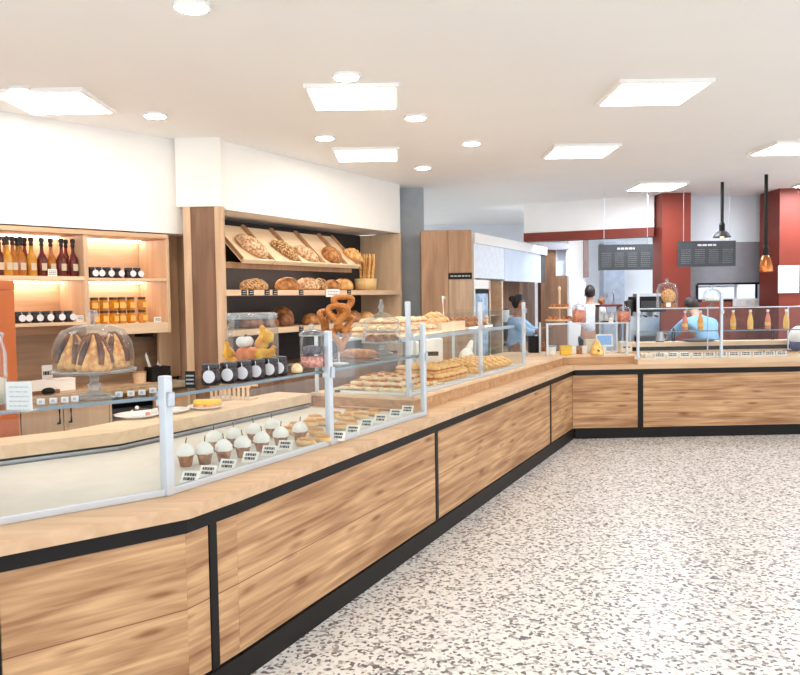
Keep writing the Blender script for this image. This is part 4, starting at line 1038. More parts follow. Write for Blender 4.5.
MB().box(-.08, -.1, 0, .08, .1, .28, .01).build('body', 'darkgrey', t); MB().lathe([(.06, .2805), (.1, .36), (.1, .46)], 16).build('hopper', 'ceramic', t); MB().lathe([(.102, .4605), (.1, .48), (0, .485)], 16).build('lid', 'darkgrey', t)
# brown column with window beyond the fascia
YC = 13.3
v0, v1, v2, v3 = at(541, 300, YC), at(556, 300, YC), at(558, 300, YC), at(568, 300, YC)
wc = thing('wooden_column', 'brown oak column with a narrow blue window at the kitchen entrance', 'column', (v0.x, YC, 0))
MB().box(0, 0, 0, v1.x-v0.x, .3, at(545, 250, YC).z).build('column', 'oak_brown', wc)
MB().box(-.05, -.05, at(545, 250, YC).z, v3.x-v0.x+.02, .35, at(545, 247, YC).z+.05).build('capital', 'hoodgrey', wc)
MB().box(v1.x-v0.x, .05, 0, v3.x-v0.x, .25, 1.95).build('lower_panel', 'oak_brown', wc)
MB().box(v2.x-v0.x, .1, 1.97, v3.x-v0.x-.02, .14, 2.42).build('window_pane', 'fascia', wc)
MB().box(v1.x-v0.x, .05, 1.951, v2.x-v0.x, .2, 2.44).build('window_stile', 'ceramic', wc); MB().box(v3.x-v0.x-.02, .05, 1.951, v3.x-v0.x+.05, .2, 2.44).build('window_stile', 'ceramic', wc)
# kitchen: white wall end, pipe, steel tall fridge, sink shelf
YK = 14.6
p0, p1 = at(569, 300, YK), at(586, 300, YK)
struct(MB().box(p0.x, YK, 0, p1.x, YK+.2, CEIL).build('wall_kitchen_end', 'white'))
q0_, q1_ = at(584, 300, YK-.1), at(588.5, 300, YK-.1)
t = tag(MB().box(0, 0, 1.95, q1_.x-q0_.x, .08, CEIL-.002).build('brown_duct', mat('brown metal', (150, 124, 120), .5), None, (q0_.x, YK-.12, 0)), 'grey brown vertical duct in front of the white kitchen wall', 'duct')
a0, a1 = at(603.5, 300, 14.9), at(625, 300, 14.9)
t = thing('steel_cupboard', 'tall blue grey steel cupboard in the kitchen below the first menu board', 'cupboard', (a0.x, 14.9, 0))
MB().box(0, .02, .1, a1.x-a0.x, .6, 2.62).build('body', 'steel', t); MB().box(0.005, 0, .12, a1.x-a0.x-.005, .019, 2.6, .004).build('door', mat('blue steel', (178, 192, 208), .35, .4), t); MB().box(0, .02, 0, a1.x-a0.x, .58, .099).build('plinth', 'black', t)
MB().tube([(.05, -.03, 1.2), (.05, -.03, 1.7)], .014, 6).build('handle', 'steel', t)
a0, a1 = at(586.5, 300, 15.2), at(603, 300, 15.2)
struct(MB().box(a0.x, 15.2, 0, a1.x, 15.3, 2.62).build('door_1', 'coolwhite'))
# sink shelf with bottles behind the low case
YS = 10.9
s0_, s1_ = at(599.5, 304, YS), at(622.5, 304, YS)
t = thing('bottle_shelf', 'red edged back shelf holding small white bottles beside the tap', 'shelf', (s0_.x, YS, 0))
zr = at(611, 304.5, YS).z; zl = at(611, 321, YS).z
MB().box(0, 0, zr-.03, s1_.x-s0_.x, .25, zr).build('red_shelf', 'red', t)
for x in (0, s1_.x-s0_.x-.02): MB().box(x, .02, .0, x+.02, .24, zr-.031).build('upright', 'steel', t)
MB().box(.021, .0, zl-.03, s1_.x-s0_.x-.021, .25, zl).build('lower_shelf', 'black', t)
for i in range(4):
    o_ = MB().lathe([(.028, 0), (.03, .01), (.03, .09), (.012, .115), (.012, .14)], 12).build('white_bottle', 'ceramic', None, (s0_.x+.045+i*.072, YS+.08, zl+.0005), 0, True)
    tag(o_, f'small white bottle under the red edged shelf, {ORD[i]} from the person at the sink', 'bottle', 'white bottles under the red shelf')
t = tag(MB().ball((0, 0, .05), (.05, .04, .05), 12, 8).build('tea_pot', 'brownpastry', None, (s0_.x+.05, YS+.1, zr+.0005), 0, True), 'small brown pot on the red edged shelf', 'pot')
tx = at(617, 290, YS)
t = thing('kitchen_tap', 'tall curved chrome tap above the red edged shelf', 'tap', (tx.x, YS+.16, zr+.0005))
MB().cyl(.02, 0, .04).build('base', 'steel', t)
MB().tube([(0, 0, .04), (0, 0, .14)]+[(-.045+.045*math.cos(a), 0, .14+.045*math.sin(a)) for a in [k*math.pi/8 for k in range(1, 9)]]+[(-.09, 0, .1)], .009, 8).build('spout', 'steel', t, smooth=True)
# ---- red pillars, beam, bulkhead, window wall
YR = 11.2
r0, r1 = at(662, 300, YR), at(690.5, 300, YR)
struct(MB().box(r0.x, YR, 0, r1.x, YR+.42, CEIL).build('wall_red_pillar', 'red'))
r2 = at(779, 300, 10.9)
struct(MB().box(r2.x, 10.9, 0, r2.x+1.0, 11.5, CEIL).build('wall_red_end', 'red'))
b0_ = at(530, 241.5, 12.2); b1_ = at(655, 236, 11.4)
bmf = Frame((b0_.x, 12.2), (b1_.x, 11.45)); 
struct(MB().box(-.1, 0, b0_.z, bmf.L, .25, b0_.z+.13).build('trim_beam', 'red', None, bmf.o, bmf.a))
struct(MB().box(-.1, .02, b0_.z+.131, bmf.L, .25, CEIL).build('wall_over_beam', 'white', None, bmf.o, bmf.a))
YB_ = 11.63
zg0, zg1 = at(740, 282.5, YB_).z, at(740, 242, YB_).z
xg0, xg1 = r1.x-.05, r2.x+1.0
struct(MB().box(xg0, YB_, zg0, xg1, YB_+.3, zg1).build('wall_bulkhead', 'hoodgrey'))
struct(MB().box(xg0, YB_+.02, zg1, xg1, YB_+.3, CEIL).build('wall_bulkhead_top', 'coolwhite'))
zw0 = at(740, 301, YB_).z
struct(MB().box(xg0, YB_, 0, xg1, YB_+.15, zw0).build('wall_red_tile', 'redtile'))
xw0, xw1, xw2 = at(697, 290, YB_).x, at(756, 290, YB_).x, at(776, 290, YB_).x
wn = thing('serving_hatch', 'kitchen serving hatch with black frame below the grey bulkhead', 'hatch', (xg0, YB_, zw0))
hh = zg0-zw0
for a, b in ((0, xw0-xg0), (xw2-xg0, xg1-xg0)): MB().box(a, .0, 0.001, b, .15, hh-.001).build('side_panel', 'hoodgrey', wn)
MB().box(xw0-xg0, -.012, hh-.03, xw2-xg0, .0-.001, hh).build('top_frame', 'black', wn); MB().box(xw0-xg0, -.012, 0, xw2-xg0, -.001, .025).build('bottom_frame', 'black', wn)
for x in (xw0, xw1, xw2): MB().box(x-xg0-.015, -.012, .0255, x-xg0+.015, -.001, hh-.0305).build('frame_post', 'black', wn)
MB().box(xw1-xg0+.016, -.008, .026, xw2-xg0-.016, -.003, hh-.031).build('hatch_pane', 'fascia', wn)
t = thing('kitchen_rack', 'steel kitchen rack seen through the serving hatch', 'rack', (xw0+.1, 13., 0))
for z in (1.3, 1.5, 1.72): MB().box(0, 0, z, 1.1, .4, z+.03).build('shelf', 'steel', t)
for x in (0, 1.07): MB().box(x, .05, 0, x+.03, .08, 2.).build('upright', 'steel', t)
w0, w1 = at(736, 303, 11.5), at(792.5, 302, 11.5)
t = thing('order_sign', 'long white order card strip on the red tiles below the hatch', 'strip', (w0.x, 11.6, at(764, 306, 11.6).z))
MB().box(0, -.012, 0, w1.x-w0.x, 0.02, .115).build('board', 'paper', t)
for i in range(6): MB().box(.04+i*.14, -.0135, .02, .05+i*.14+.06, -.0125, .09).build('ticket', 'tagwhite', t)
pp = at(788, 293, 10.9)
t = thing('notice_sign', 'white printed notice sheet fixed to the red end pillar', 'notice', (pp.x, 10.89, pp.z))
MB().box(-.145, -.006, 0, .145, .0, .38).build('sheet', 'paper', t); ink_lines(.22, .30, 7, -.0065, .04, .006, m_='chalk', parent=t, seed=9)
wb_ = at(776.5, 326, 11.55)
tag(MB().box(-.09, -.02, -.02, .09, .0, .16).build('tile_sign', 'paper', None, wb_), 'small white card on the red tiles behind the juice bottles', 'notice')
# ---- menu boards on thin rods
M['chalkdim'] = mat('faint chalk', (128, 130, 130), .9)
def menu(label, px0, px1, py0, py1, Y, seed, title):
    a, b = at(px0, (py0+py1)/2, Y), at(px1, (py0+py1)/2, Y); zb, zt2 = at((px0+px1)/2, py1, Y).z, at((px0+px1)/2, py0, Y).z
    w_, h_ = b.x-a.x, zt2-zb
    t = thing('menu_board', label, 'menu board', ((a.x+b.x)/2, Y, zb), .02, 'hanging menu boards')
    MB().box(-w_/2+.01, -.012, .01, w_/2-.01, .012, h_-.01).build('panel', 'board', t)
    for q in ((-w_/2, 0, w_/2, .01), (-w_/2, h_-.01, w_/2, h_), (-w_/2, .0102, -w_/2+.01, h_-.0102), (w_/2-.01, .0102, w_/2, h_-.0102)):
        MB().box(q[0], -.016, q[1], q[2], .016, q[3]).build('frame', 'darkgrey', t)
    for x in (-w_*.4, w_*.4): MB().cyl(.005, h_, CEIL-zb, (x, 0), 6).build('rod', 'steel', t)
    hd = ink_lines(w_*.32, h_*.12, 1, -.0125, h_*.78, h_*.07, m_='chalk', parent=t, seed=seed, x0=0); hd.name = 'heading'
    for c in range(4): ink_lines(w_*.17, h_*.6, 8, -.0125, h_*.1, h_*.014, m_='chalkdim', parent=t, seed=seed*10+c, x0=-w_*.36+c*w_*.24)
    return t
menu('dark menu board with white chalk columns hanging before the kitchen', 598.5, 653, 244.5, 270, 10.9, 3, '')
menu('dark menu board with white chalk columns hanging before the grey bulkhead', 677.5, 735.5, 241, 266.5, 10.8, 5, '')
# ---- pendant lamps
def pendant(label, px, py0, py1, Y, R, m_='copper'):
    p = at(px, py1, Y); zt2 = at(px, py0, Y).z; h_ = zt2-p.z
    t = thing('pendant_lamp', label, 'pendant lamp', p)
    MB().lathe([(R, 0), (R*1.02, .01), (R*.9, h_*.35), (R*.72, h_*.7), (R*.45, h_*.95), (R*.3, h_), (R*.3, h_+.001)], 26, close=False, lobes=12, amp=.06).build('shade', m_, t, smooth=True)
    MB().lathe([(.035, h_), (.035, h_+.08), (.02, h_+.12)], 14).build('socket', 'black', t)
    MB().cyl(.022, h_+.121, CEIL-p.z-.002, (0, 0), 8).build('stem', 'black', t)
    MB().ball((0, 0, h_*.35), .035, 12, 8).build('bulb', emit('warm bulb', (255, 220, 170), 4.), t, smooth=True)
pendant('copper dome pendant lamp hanging on a black stem before the bulkhead', 765.5, 255, 271.5, 9.6, .088)
pendant('grey pendant lamp hanging above the second menu board', 722, 231, 237.5, 10.2, .11, 'darkgrey')
# ---- coffee machine behind the cross counter
sw = thing('staff_counter', 'steel staff counter behind the cross counter below the red tiles', 'counter', at(632.5, 330, 10.5)*1.0)
sw.location.z = 0
MB().box(0, 0, 0, 2.05, .6, .88).build('cupboard', 'darkgrey', sw); MB().box(0, -.02, .881, 2.06, .62, .93).build('steel_top', 'steel', sw)
ZM = .9305
cmx = at(645, 300, 10.7)
t = thing('espresso_machine', 'black and steel espresso machine on the staff counter beside the red pillar', 'coffee machine', (cmx.x+.07, 10.78, ZM))
MB().box(-.2, -.2, 0, .16, .2, .12, .008).build('drip_base', 'darkgrey', t); MB().box(-.2, .02, .1205, .16, .2, .45).build('back_body', 'steel', t)
MB().box(-.22, -.2, .4505, .18, .2, .66, .01).build('head', 'black', t); MB().box(-.16, -.205, .50, .12, -.201, .60).build('control_panel', 'darkgrey', t)
for x in (-.1, .05):
    g = MB().cyl(.035, .38, .45, (x, -.08), 14).build('brew_group', 'steel', t); MB().tube([(x, -.11, .40), (x, -.24, .39)], .012, 6).build('filter_handle', 'black', g)
MB().box(-.17, -.14, .6605, .13, .14, .70).build('cup_rail', 'steel', t)
gr = at(631.5, 300, 10.6)
t = thing('bean_grinder', 'slim grey bean grinder beside the espresso machine', 'grinder', (gr.x, 10.72, ZM))
MB().box(-.055, -.08, 0, .055, .08, .4, .008).build('body', 'steel', t); MB().lathe([(.04, .4005), (.065, .5), (.065, .6)], 14).build('hopper', 'darkgrey', t); MB().lathe([(.067, .6005), (.0, .625)], 14).build('lid', 'black', t)
# ---- goods on the corner worktop and the low case
def oB(px, py, z): return ph(px, py, z)
pq = FB.w(FB.x_at(559.5, .38), .38, ZG)
s_t = pq.y/785
t = thing('tiered_stand', 'three tier wooden stand with small pastries on the low glass case', 'cake stand', pq)
MB().lathe([(.07, 0), (.07, .008), (.012, .015), (.012, .38), (.02, .39), (.012, .42), (0, .425)], 16).build('pole', 'oak_pale', t, smooth=True)
for z, r in ((.02, .165), (.165, .125)): MB().lathe([(.013, z), (r, z), (r*1.02, z+.012), (r, z+.02), (.013, z+.012)], 26, close=False).build('tier', 'oak_pale', t, smooth=True)
sp0 = None
for z, r, n in ((.032, .12, 9), (.177, .085, 7)):
    for i in range(n):
        a = i*2*math.pi/n; loc = pq+Vector((r*math.cos(a), r*math.sin(a), z))
        if sp0 is None: sp0 = bread('mini_pastry', 'roll', .055, .045, .045, 'mini brown pastry on a tier of the wooden stand', loc, a, 'brownpastry', 'mini pastries on the tiered stand', 'pastry')
        else: dup(sp0, loc, a)
def candyjar(px, label, m_, R, hh, group=None, y=.2):
    p = FB.w(FB.x_at(px, y), y, ZG); t = thing('sweet_jar', label, 'jar', p, 0, group)
    MB().lathe([(R*.9, 0), (R, .008), (R, hh*.72), (R*.7, hh*.8)], 22, close=False).build('glass_body', 'vessel', t, smooth=True)
    MB().lathe([(R*.9, .008), (R*.92, hh*.6), (0, hh*.64)], 18).build('sweets', m_, t, smooth=True)
    l = MB().lathe([(R*.78, hh*.79), (R*.8, hh*.84), (R*.3, hh*.9)], 20).build('lid', 'cutglass', t, smooth=True)
    MB().ball((0, 0, hh*.95), R*.24, 10, 8).build('knob', 'cutglass', l, smooth=True)
candyjar(579, 'glass jar of orange sweets beside the tiered wooden stand', 'orangecandy', .078, .24)
candyjar(624, 'glass jar of red orange sweets at the espresso end of the low case', 'orangecandy', .075, .2)
p = FB.w(FB.x_at(611, .2), .2, ZG); card('small pale card with orange print on the low glass case', p, 0, .05, .05, 'paper', 2, ink='orangecandy', name='price_card', seed=2)
# till screen, yellow box, pyramid cake, bag
p = FB.w(FB.x_at(604.5, .5), .5, TZ)
t = thing('till_screen', 'white framed till with blue screen on the corner worktop', 'till', p, -.05)
MB().box(-.08, -.05, 0, .08, .07, .02, .004).build('foot', 'ceramic', t); MB().box(-.02, 0, .02, .02, .03, .08).build('neck', 'ceramic', t)
mt = Matrix.Translation((0, 0, .07)) @ Matrix.Rotation(-.25, 4, 'X')
s_ = MB().box(-.1, -.012, 0, .1, .012, .15, .004, mt).build('housing', 'ceramic', t); MB().box(-.082, -.0135, .02, .082, -.0125, .132, 0, mt).build('screen', 'screen', s_)
p = FB.w(FB.x_at(625, .45), .45, TZ); t = thing('receipt_printer', 'cream receipt printer beside the till screen', 'printer', p)
MB().box(-.07, -.06, 0, .07, .08, .13, .01).build('housing', 'sponge_paper', t); MB().box(-.04, -.0605, .06, .04, -.058, .075).build('slot', 'black', t)
p = FB.w(FB.x_at(592, .55), .55, TZ); t = thing('cream_box', 'cream cardboard box behind the till screen', 'box', p)
MB().box(-.09, -.06, 0, .06, .06, .15, .004).build('box', 'sponge_paper', t); MB().box(-.092, -.062, .1502, .062, .062, .16).build('lid', 'sponge_paper', t)
p = FB.w(FB.x_at(565.5, .3), .3, TZ); t = thing('yellow_box', 'bright yellow box inside the low glass case', 'box', p)
MB().box(-.065, -.04, 0, .065, .04, .095, .004).build('box', 'yellow', t); MB().box(-.066, -.041, .0952, .066, .041, .105).build('lid', 'yellow', t)
p = FB.w(FB.x_at(552, .35), .35, TZ); t = thing('blue_tub', 'blue and white tub inside the low glass case beside the yellow box', 'tub', p)
MB().lathe([(.04, 0), (.048, .09)], 16).build('tub', 'ceramic', t); MB().lathe([(.05, .0902), (.05, .105), (0, .107)], 16).build('lid', 'shirtsky', t)
for i, (px, m_) in enumerate(((573, 'ceramic'), (578.5, 'brownpastry'), (584, 'ceramic'))):
    p = FB.w(FB.x_at(px, .35), .35, TZ); t = thing('goods_box', ('small white goods box beside the yellow box', 'small brown goods box between two white ones', 'small white goods box beside the yellow cake')[i], 'box', p)
    MB().box(-.03, -.03, 0, .03, .03, .085, .003).build('box', m_, t); MB().box(-.031, -.031, .0852, .031, .031, .095).build('lid', m_, t)
p = ph(597, 355, TZ); t = thing('pyramid_cake', 'yellow glazed pyramid cake standing on the corner worktop edge', 'cake', p)
MB().lathe([(.078, 0), (.08, .03), (.066, .075), (.042, .13), (.02, .165), (0, .172)], 20, lobes=7, amp=.15).build('cake', 'yellowcake', t, smooth=True)
MB().lathe([(.03, .0), (.0315, .01)], 6).build('board', 'paper', t)
MB().ball((0, -.062, .05), (.02, .012, .02), 10, 8).build('topping', 'crustdark', t, smooth=True)
p = ph(534.5, 352.5, TZ); t = thing('black_bag', 'black paper carrier bag at the far end of the long glass case', 'bag', p, .1)
MB().box(-.065, -.05, 0, .065, .05, .2, .004).build('bag', 'black', t); MB().tube([(-.03, -.05, .2), (-.025, -.05, .235), (.025, -.05, .235), (.03, -.05, .2)], .004, 6).build('handle', 'black', t)
p = ph(543, 351, TZ); tag(MB().lathe([(.03, 0), (.034, .06), (.018, .09), (.02, .11), (0, .112)], 14).build('brown_jar', 'brownpastry', None, p, 0, True), 'small brown jar between the black bag and the low case', 'jar')
# ---- goods in the cross counter case
t0 = None
for i in range(11):
    px = 655+i*13.4; p = ph(px, 357.2, ZB+.0); loc = FB.w(FB.l(p)[0], .13, ZB)
    lab = f'white price card along the cross counter glass, {ORD[i]} from the corner post'
    if t0 is None:
        t0 = thing('price_card', lab, 'price card', loc, FB.a, 'price cards on the cross counter')
        MB().box(-.06, -.002, 0, .06, .002, .06).build('card', 'paper', t0); q = ink_lines(.095, .04, 2, -.0026, .018, .012, parent=t0, seed=8)
        MB().box(-.06, .0021, 0, .06, .025, .004).build('foot', 'paper', t0)
    else: dup(t0, loc, FB.a, lab)
for i, (x0, x1, m_, lab) in enumerate(((.15, .75, 'deck', 'pale serving tray in the cross counter nearest the corner post'), (.8, 1.5, 'deck', 'pale serving tray in the middle of the cross counter'), (1.55, 2.3, 'deck', 'pale serving tray at the far end of the cross counter'))):
    t = thing('serving_tray', lab, 'tray', FB.w(xd[0]+x0, .18, ZB), FB.a)
    MB().box(0, 0, 0, x1-x0, .34, .008).build('base', m_, t)
    for a in ((0, 0, x1-x0, .006), (0, .334, x1-x0, .34), (0, .0062, .006, .3338), (x1-x0-.006, .0062, x1-x0, .3338)): MB().box(a[0], a[1], .0082, a[2], a[3], .02).build('rim', m_, t)
    e0 = None
    for k in range(5):
        for j in range(2):
            loc = FB.w(xd[0]+x0+(x1-x0)*(k+.5)/5, .27+j*.14, ZB+.0085)
            kind = ('cream_slice', 'fruit_tart', 'chocolate_slice')[i]
            if e0 is None:
                e0 = thing(kind, ('pale cream slice on the cross counter tray by the corner post', 'fruit tart on the middle cross counter tray', 'chocolate slice on the far cross counter tray')[i], 'pastry', loc, 0, ('cream slices on the tray', 'fruit tarts on the tray', 'chocolate slices on the tray')[i])
                MB().box(-.045, -.03, 0, .045, .03, .025, .003).build('base', ('palepastry', 'golden', 'sponge')[i], e0); MB().box(-.043, -.028, .0252, .043, .028, .036, .004).build('topping', ('cream', 'orangecandy', 'cocoa')[i], e0)
            else: dup(e0, loc, 0)
t0 = None
for i, (px, py, sz) in enumerate(((673.5, 343, -.12), (773, 343, .05))):
    loc = FB.w(FB.x_at(px, .70), .70, ZB+.151)
    lab = ('black serving tongs standing at the back board by the steel pitcher', 'black serving tongs standing at the back board by the last juice bottle')[i]
    if t0 is None:
        t0 = thing('serving_tongs', lab, 'tongs', loc, 0, 'black tongs on the back board')
        for s in (-1, 1): MB().tube([(s*.012, 0, .006), (s*.016, 0, .08), (s*.006, 0, .15), (0, 0, .165)], [.01, .008, .006, .008], 6).build('arm', 'black', t0)
    else: dup(t0, loc, 0, lab)
p = FB.w(FB.x_at(699, .72), .72, ZB+.151)
tag(MB().lathe([(.0, 0), (.15, 0), (.2, .02), (.195, .024), (.14, .008), (0, .008)], 28).build('oval_tray', 'darkgrey', None, p, 0, True), 'dark oval serving tray on the back board beside the orange bottles', 'tray')
p = FB.w(FB.x_at(660, .72), .72, ZB+.151)
t = thing('steel_pitcher', 'steel milk pitcher and cloth by the corner of the back board', 'pitcher', p); MB().lathe([(.05, 0), (.055, .02), (.04, .11), (.045, .13)], 18).build('body', 'steel', t, smooth=True); MB().tube([(.045, 0, .11), (.09, 0, .1), (.08, 0, .04), (.052, 0, .03)], .007, 6).build('handle', 'steel', t)
# juice bottles on the shelf
jb = {}
for i, (px, m_) in enumerate(((685, 'juicepink'), (700.5, 'juiceorange'), (733.3, 'juiceorange'), (750.5, 'juicegold'), (768, 'juicepink'), (786.5, 'juicegold'))):
    loc = FB.w(FB.x_at(px, .25), .25, ZBS); nm = {'juicepink': 'pink', 'juiceorange': 'orange', 'juicegold': 'pale golden'}[m_]
    lab = f'{nm} juice bottle on the cross counter glass shelf, {ORD[i]} along from the espresso machine'
    if m_ in jb: dup(jb[m_], loc, 0, lab)
    else:
        t = thing('juice_bottle', lab, 'bottle', loc, 0, 'juice bottles on the glass shelf')
        MB().lathe([(.028, 0), (.032, .01), (.032, .10), (.024, .14), (.013, .18), (.013, .2)], 16).build('bottle', m_, t, smooth=True)
        MB().lathe([(.016, .2005), (.016, .225), (.0, .227)], 12).build('cap', 'ceramic', t); MB().lathe([(.0325, .04), (.0325, .08)], 16, close=False).build('label', 'label', t)
        jb[m_] = t
# cookie jar and glass dome on the top glass
p = FB.w(FB.x_at(667, .2), .2, ZBT)
t = thing('cookie_jar', 'square shouldered glass jar with a round golden cake on the glass case', 'jar', p)
MB().lathe([(.115, 0), (.12, .01), (.12, .2), (.105, .25), (.09, .26)], 24, close=False).build('glass_body', 'vessel', t, smooth=True)
MB().lathe([(.095, .258), (.1, .27), (.03, .29), (.012, .30), (.02, .32), (.012, .335), (0, .337)], 20).build('lid', 'cutglass', t, smooth=True)
MB().box(-.05, -.124, .01, .0, -.121, .06).build('label', 'paper', t)
tt = thing('round_cake', 'round golden cake standing inside the glass jar', 'cake', p+Vector((.015, 0, .002)))
MB().lathe([(.075, -.03), (.085, 0), (.075, .03)], 24, mtx=Matrix.Translation((0, 0, .13)) @ Matrix.Rotation(math.pi/2, 4, 'X')).build('cake', 'sponge', tt, smooth=True); MB().box(-.07, -.04, 0, .07, .04, .05, .005).build('cake_foot', 'brownpastry', tt)
p = FB.w(FB.x_at(712, .22), .22, ZBT)
t = stand('glass cake dome with pale meringues on the cross counter case beside the second post', p, .11, .06, 'glass_dome_stand')
d = MB().lathe([(.1, .072), (.1, .13), (.085, .18), (.05, .205), (0, .215)], 28, close=False).build('dome', 'vessel', t, smooth=True)
MB().lathe([(.01, .214), (.008, .225), (.018, .24), (0, .255)], 14).build('knob', 'cutglass', d, smooth=True)
for i in range(4): bread('meringue', 'roll', .06, .06, .05, 'pale meringue under the glass dome on the cross counter', p+Vector((.05*math.cos(i*1.57), .05*math.sin(i*1.57), .0705)), i, 'cream', 'meringues under the glass dome', 'meringue')
p = FB.w(FB.x_at(799, .5), .5, ZB)
t = thing('covered_bowl', 'pale rounded bowl cover over a dark blue bowl cut by the picture edge', 'bowl', p)
MB().lathe([(.05, 0), (.09, .06), (.1, .14)], 22).build('bowl', mat('dark blue glaze', (60, 62, 110), .3), t, smooth=True); MB().ball((0, 0, .2), (.11, .11, .13), 20, 12, lambda q: Vector((q.x, q.y, max(q.z, -.45)))).build('cover', 'ceramic', t, smooth=True)
# ================================================================== people
def skin_mesh(name, verts, edges, radii, m_, parent, sub=2, root=0):
    me = bpy.data.meshes.new(name); me.from_pydata([tuple(v) for v in verts], edges, []); me.materials.append(M[m_])
    o = bpy.data.objects.new(name, me); COL.objects.link(o); o.parent = parent
    sk = o.modifiers.new('skin', 'SKIN'); sk.use_smooth_shade = True
    if not me.skin_vertices: me.skin_vertices.new()
    for i, v in enumerate(me.skin_vertices[0].data):
        r = radii[i]; v.radius = r if isinstance(r, tuple) else (r, r); v.use_root = (i == root)
    ss = o.modifiers.new('sub', 'SUBSURF'); ss.levels = 1; ss.render_levels = sub
    return o
def person(label, loc, rz, shirt, hair, skin='skin', lean=0., turn=0., arms=((.25, -.35), (.25, -.35)), h=1.72, apron=None, bun=False):
    """stands facing local -Y; lean tips the trunk forward; arms: (raise, bend) of each side"""
    t = thing('person', label, 'person', loc, rz); k = h/1.72
    cl, sl = math.cos(lean), math.sin(lean)
    hip = Vector((0, 0, .93))
    def T(x, y, z):                                       # trunk point, z above the hip
        return hip+Vector((x, -z*sl+y*cl, z*cl+y*sl))
    V, E_, R = [], [], []
    def add(p, r, par=None):
        V.append(Vector(p)*k); R.append(tuple(a*k for a in r) if isinstance(r, tuple) else r*k)
        if par is not None: E_.append((par, len(V)-1))
        return len(V)-1
    pel = add(hip, (.155, .115)); wa = add(T(0, 0, .2), (.135, .10), pel); ch = add(T(0, 0, .40), (.165, .115), wa)
    nk = add(T(0, .01, .53), .062, ch); hd0 = add(T(0, -.005, .60), .058, nk); hd1 = add(T(0, -.02, .68), (.078, .092), hd0); hd2 = add(T(0, -.005, .76), (.07, .082), hd1)
    hands = []
    SV, SE, SR = [], [], []
    def sadd(p, r, par=None):
        SV.append(Vector(p)*k); SR.append(tuple(a*k for a in r) if isinstance(r, tuple) else r*k)
        if par is not None: SE.append((par, len(SV)-1))
        return len(SV)-1
    sp = sadd(hip+Vector((0, 0, -.02)), (.172, .132)); sw_ = sadd(T(0, 0, .2), (.152, .118), sp); sc_ = sadd(T(0, 0, .40), (.178, .13), sw_); sadd(T(0, .01, .51), .078, sc_)
    for s, (ra, be) in zip((-1, 1), arms):
        sho = T(s*.19, 0, .455)
        up_d = Vector((s*.22, -math.sin(ra), -math.cos(ra))).normalized(); elb = sho+up_d*.29
        fo_d = Vector((-s*.18, -math.sin(ra-be*2), -math.cos(ra-be*2))).normalized(); wri = elb+fo_d*.25
        a = add(sho, .062, ch); b_ = add(elb, .044, a); c_ = add(wri, (.033, .028), b_)
        pal = add(wri+fo_d*.07, (.038, .018), c_)
        side = fo_d.cross(Vector((0, 0, 1)));  side = side.normalized() if side.length > .1 else Vector((1, 0, 0))
        curl = side.cross(fo_d).normalized()*-.02
        for j, (o_, l_) in enumerate(((-.03, .075), (-.01, .085), (.01, .08), (.029, .062))):
            k0_ = add(wri+fo_d*.09+side*o_, .0095, pal); k1_ = add(wri+fo_d*(.09+l_*.55)+side*o_*1.1+curl*.5, .0088, k0_); add(wri+fo_d*(.09+l_)+side*o_*1.1+curl*1.6, .0075, k1_)
        th = add(wri+fo_d*.035+side*(-.035), .011, c_); add(wri+fo_d*.075+side*(-.062)+curl*.4, .009, th)
        sa = sadd(sho, .078, sc_); sb_ = sadd(sho+up_d*.16, .066, sa); sadd(elb-up_d*.01, .062, sb_); sadd(elb+fo_d*.10, .054, len(SV)-1)
    for s in (-1, 1):
        lg_ = add(Vector((s*.095, 0, .84)), .092, pel); kn = add(Vector((s*.105, -.02, .48)), .062, lg_); an = add(Vector((s*.11, .01, .09)), .042, kn); add(Vector((s*.115, -.13, .04)), (.045, .035), an)
    body = skin_mesh('body', V, E_, R, skin, t)
    skin_mesh('shirt', SV, SE, SR, shirt, t)
    TV = [hip+Vector((0, 0, -.0))]; TE = []; TR = [(.17, .13)]
    for s in (-1, 1):
        i0 = len(TV); TV += [Vector((s*.1, 0, .82)), Vector((s*.107, -.02, .48)), Vector((s*.112, .01, .12))]; TR += [.11, .08, .065]; TE += [(0, i0), (i0, i0+1), (i0+1, i0+2)]
    skin_mesh('trousers', [v*k for v in TV], TE, [tuple(a*k for a in r) if isinstance(r, tuple) else r*k for r in TR], 'trousers', t)
    hc = (T(0, .012, .735))*k
    def hf(p): return Vector((p.x, p.y if p.y > -.45 else -.45, p.z if p.y > -.1 else max(p.z, .25)))
    hm = MB().ball((0, 0, 0), (.09*k, .105*k, .115*k), 20, 14, hf)
    if bun: hm.ball((0, .10*k, .03*k), .05*k, 12, 8)
    hm.build('hair', hair, t, hc, rot=(lean, 0, turn), smooth=True)
    f = T(0, -.02, .68)*k
    fm = MB(); fm.ball((0, -.098*k, -.005), (.013, .02, .022), 10, 8)
    fm.build('nose', skin, t, f, rot=(lean, 0, 0), smooth=True)
    for s in (-1, 1):
        MB().ball((s*.032*k, -.086*k, .025), (.011, .007, .007), 8, 6).build('eye', 'blackhair', t, f, rot=(lean, 0, 0))
        MB().ball((s*.083*k, .0, .0), (.012, .02, .03), 8, 6).build('ear', skin, t, f, rot=(lean, 0, 0), smooth=True)
    MB().ball((0, -.088*k, -.045), (.022, .006, .006), 8, 6).build('mouth', 'candy', t, f, rot=(lean, 0, 0))
    if apron:
        MB().box(-.16*k, -.165*k, .5*k, .16*k, -.15*k, 1.1*k, .005).build('apron', apron, t)
    return t
p = at(590, 300, 13.6)
person('person with short dark hair in a pale grey shirt, back turned, at the kitchen sink', (p.x, 13.6, 0), math.pi-.2, 'shirtwhite', 'hair', 'skin', .05, h=1.74, arms=((.7, -.6), (.7, -.6)))
p = at(713, 300, 9.9)
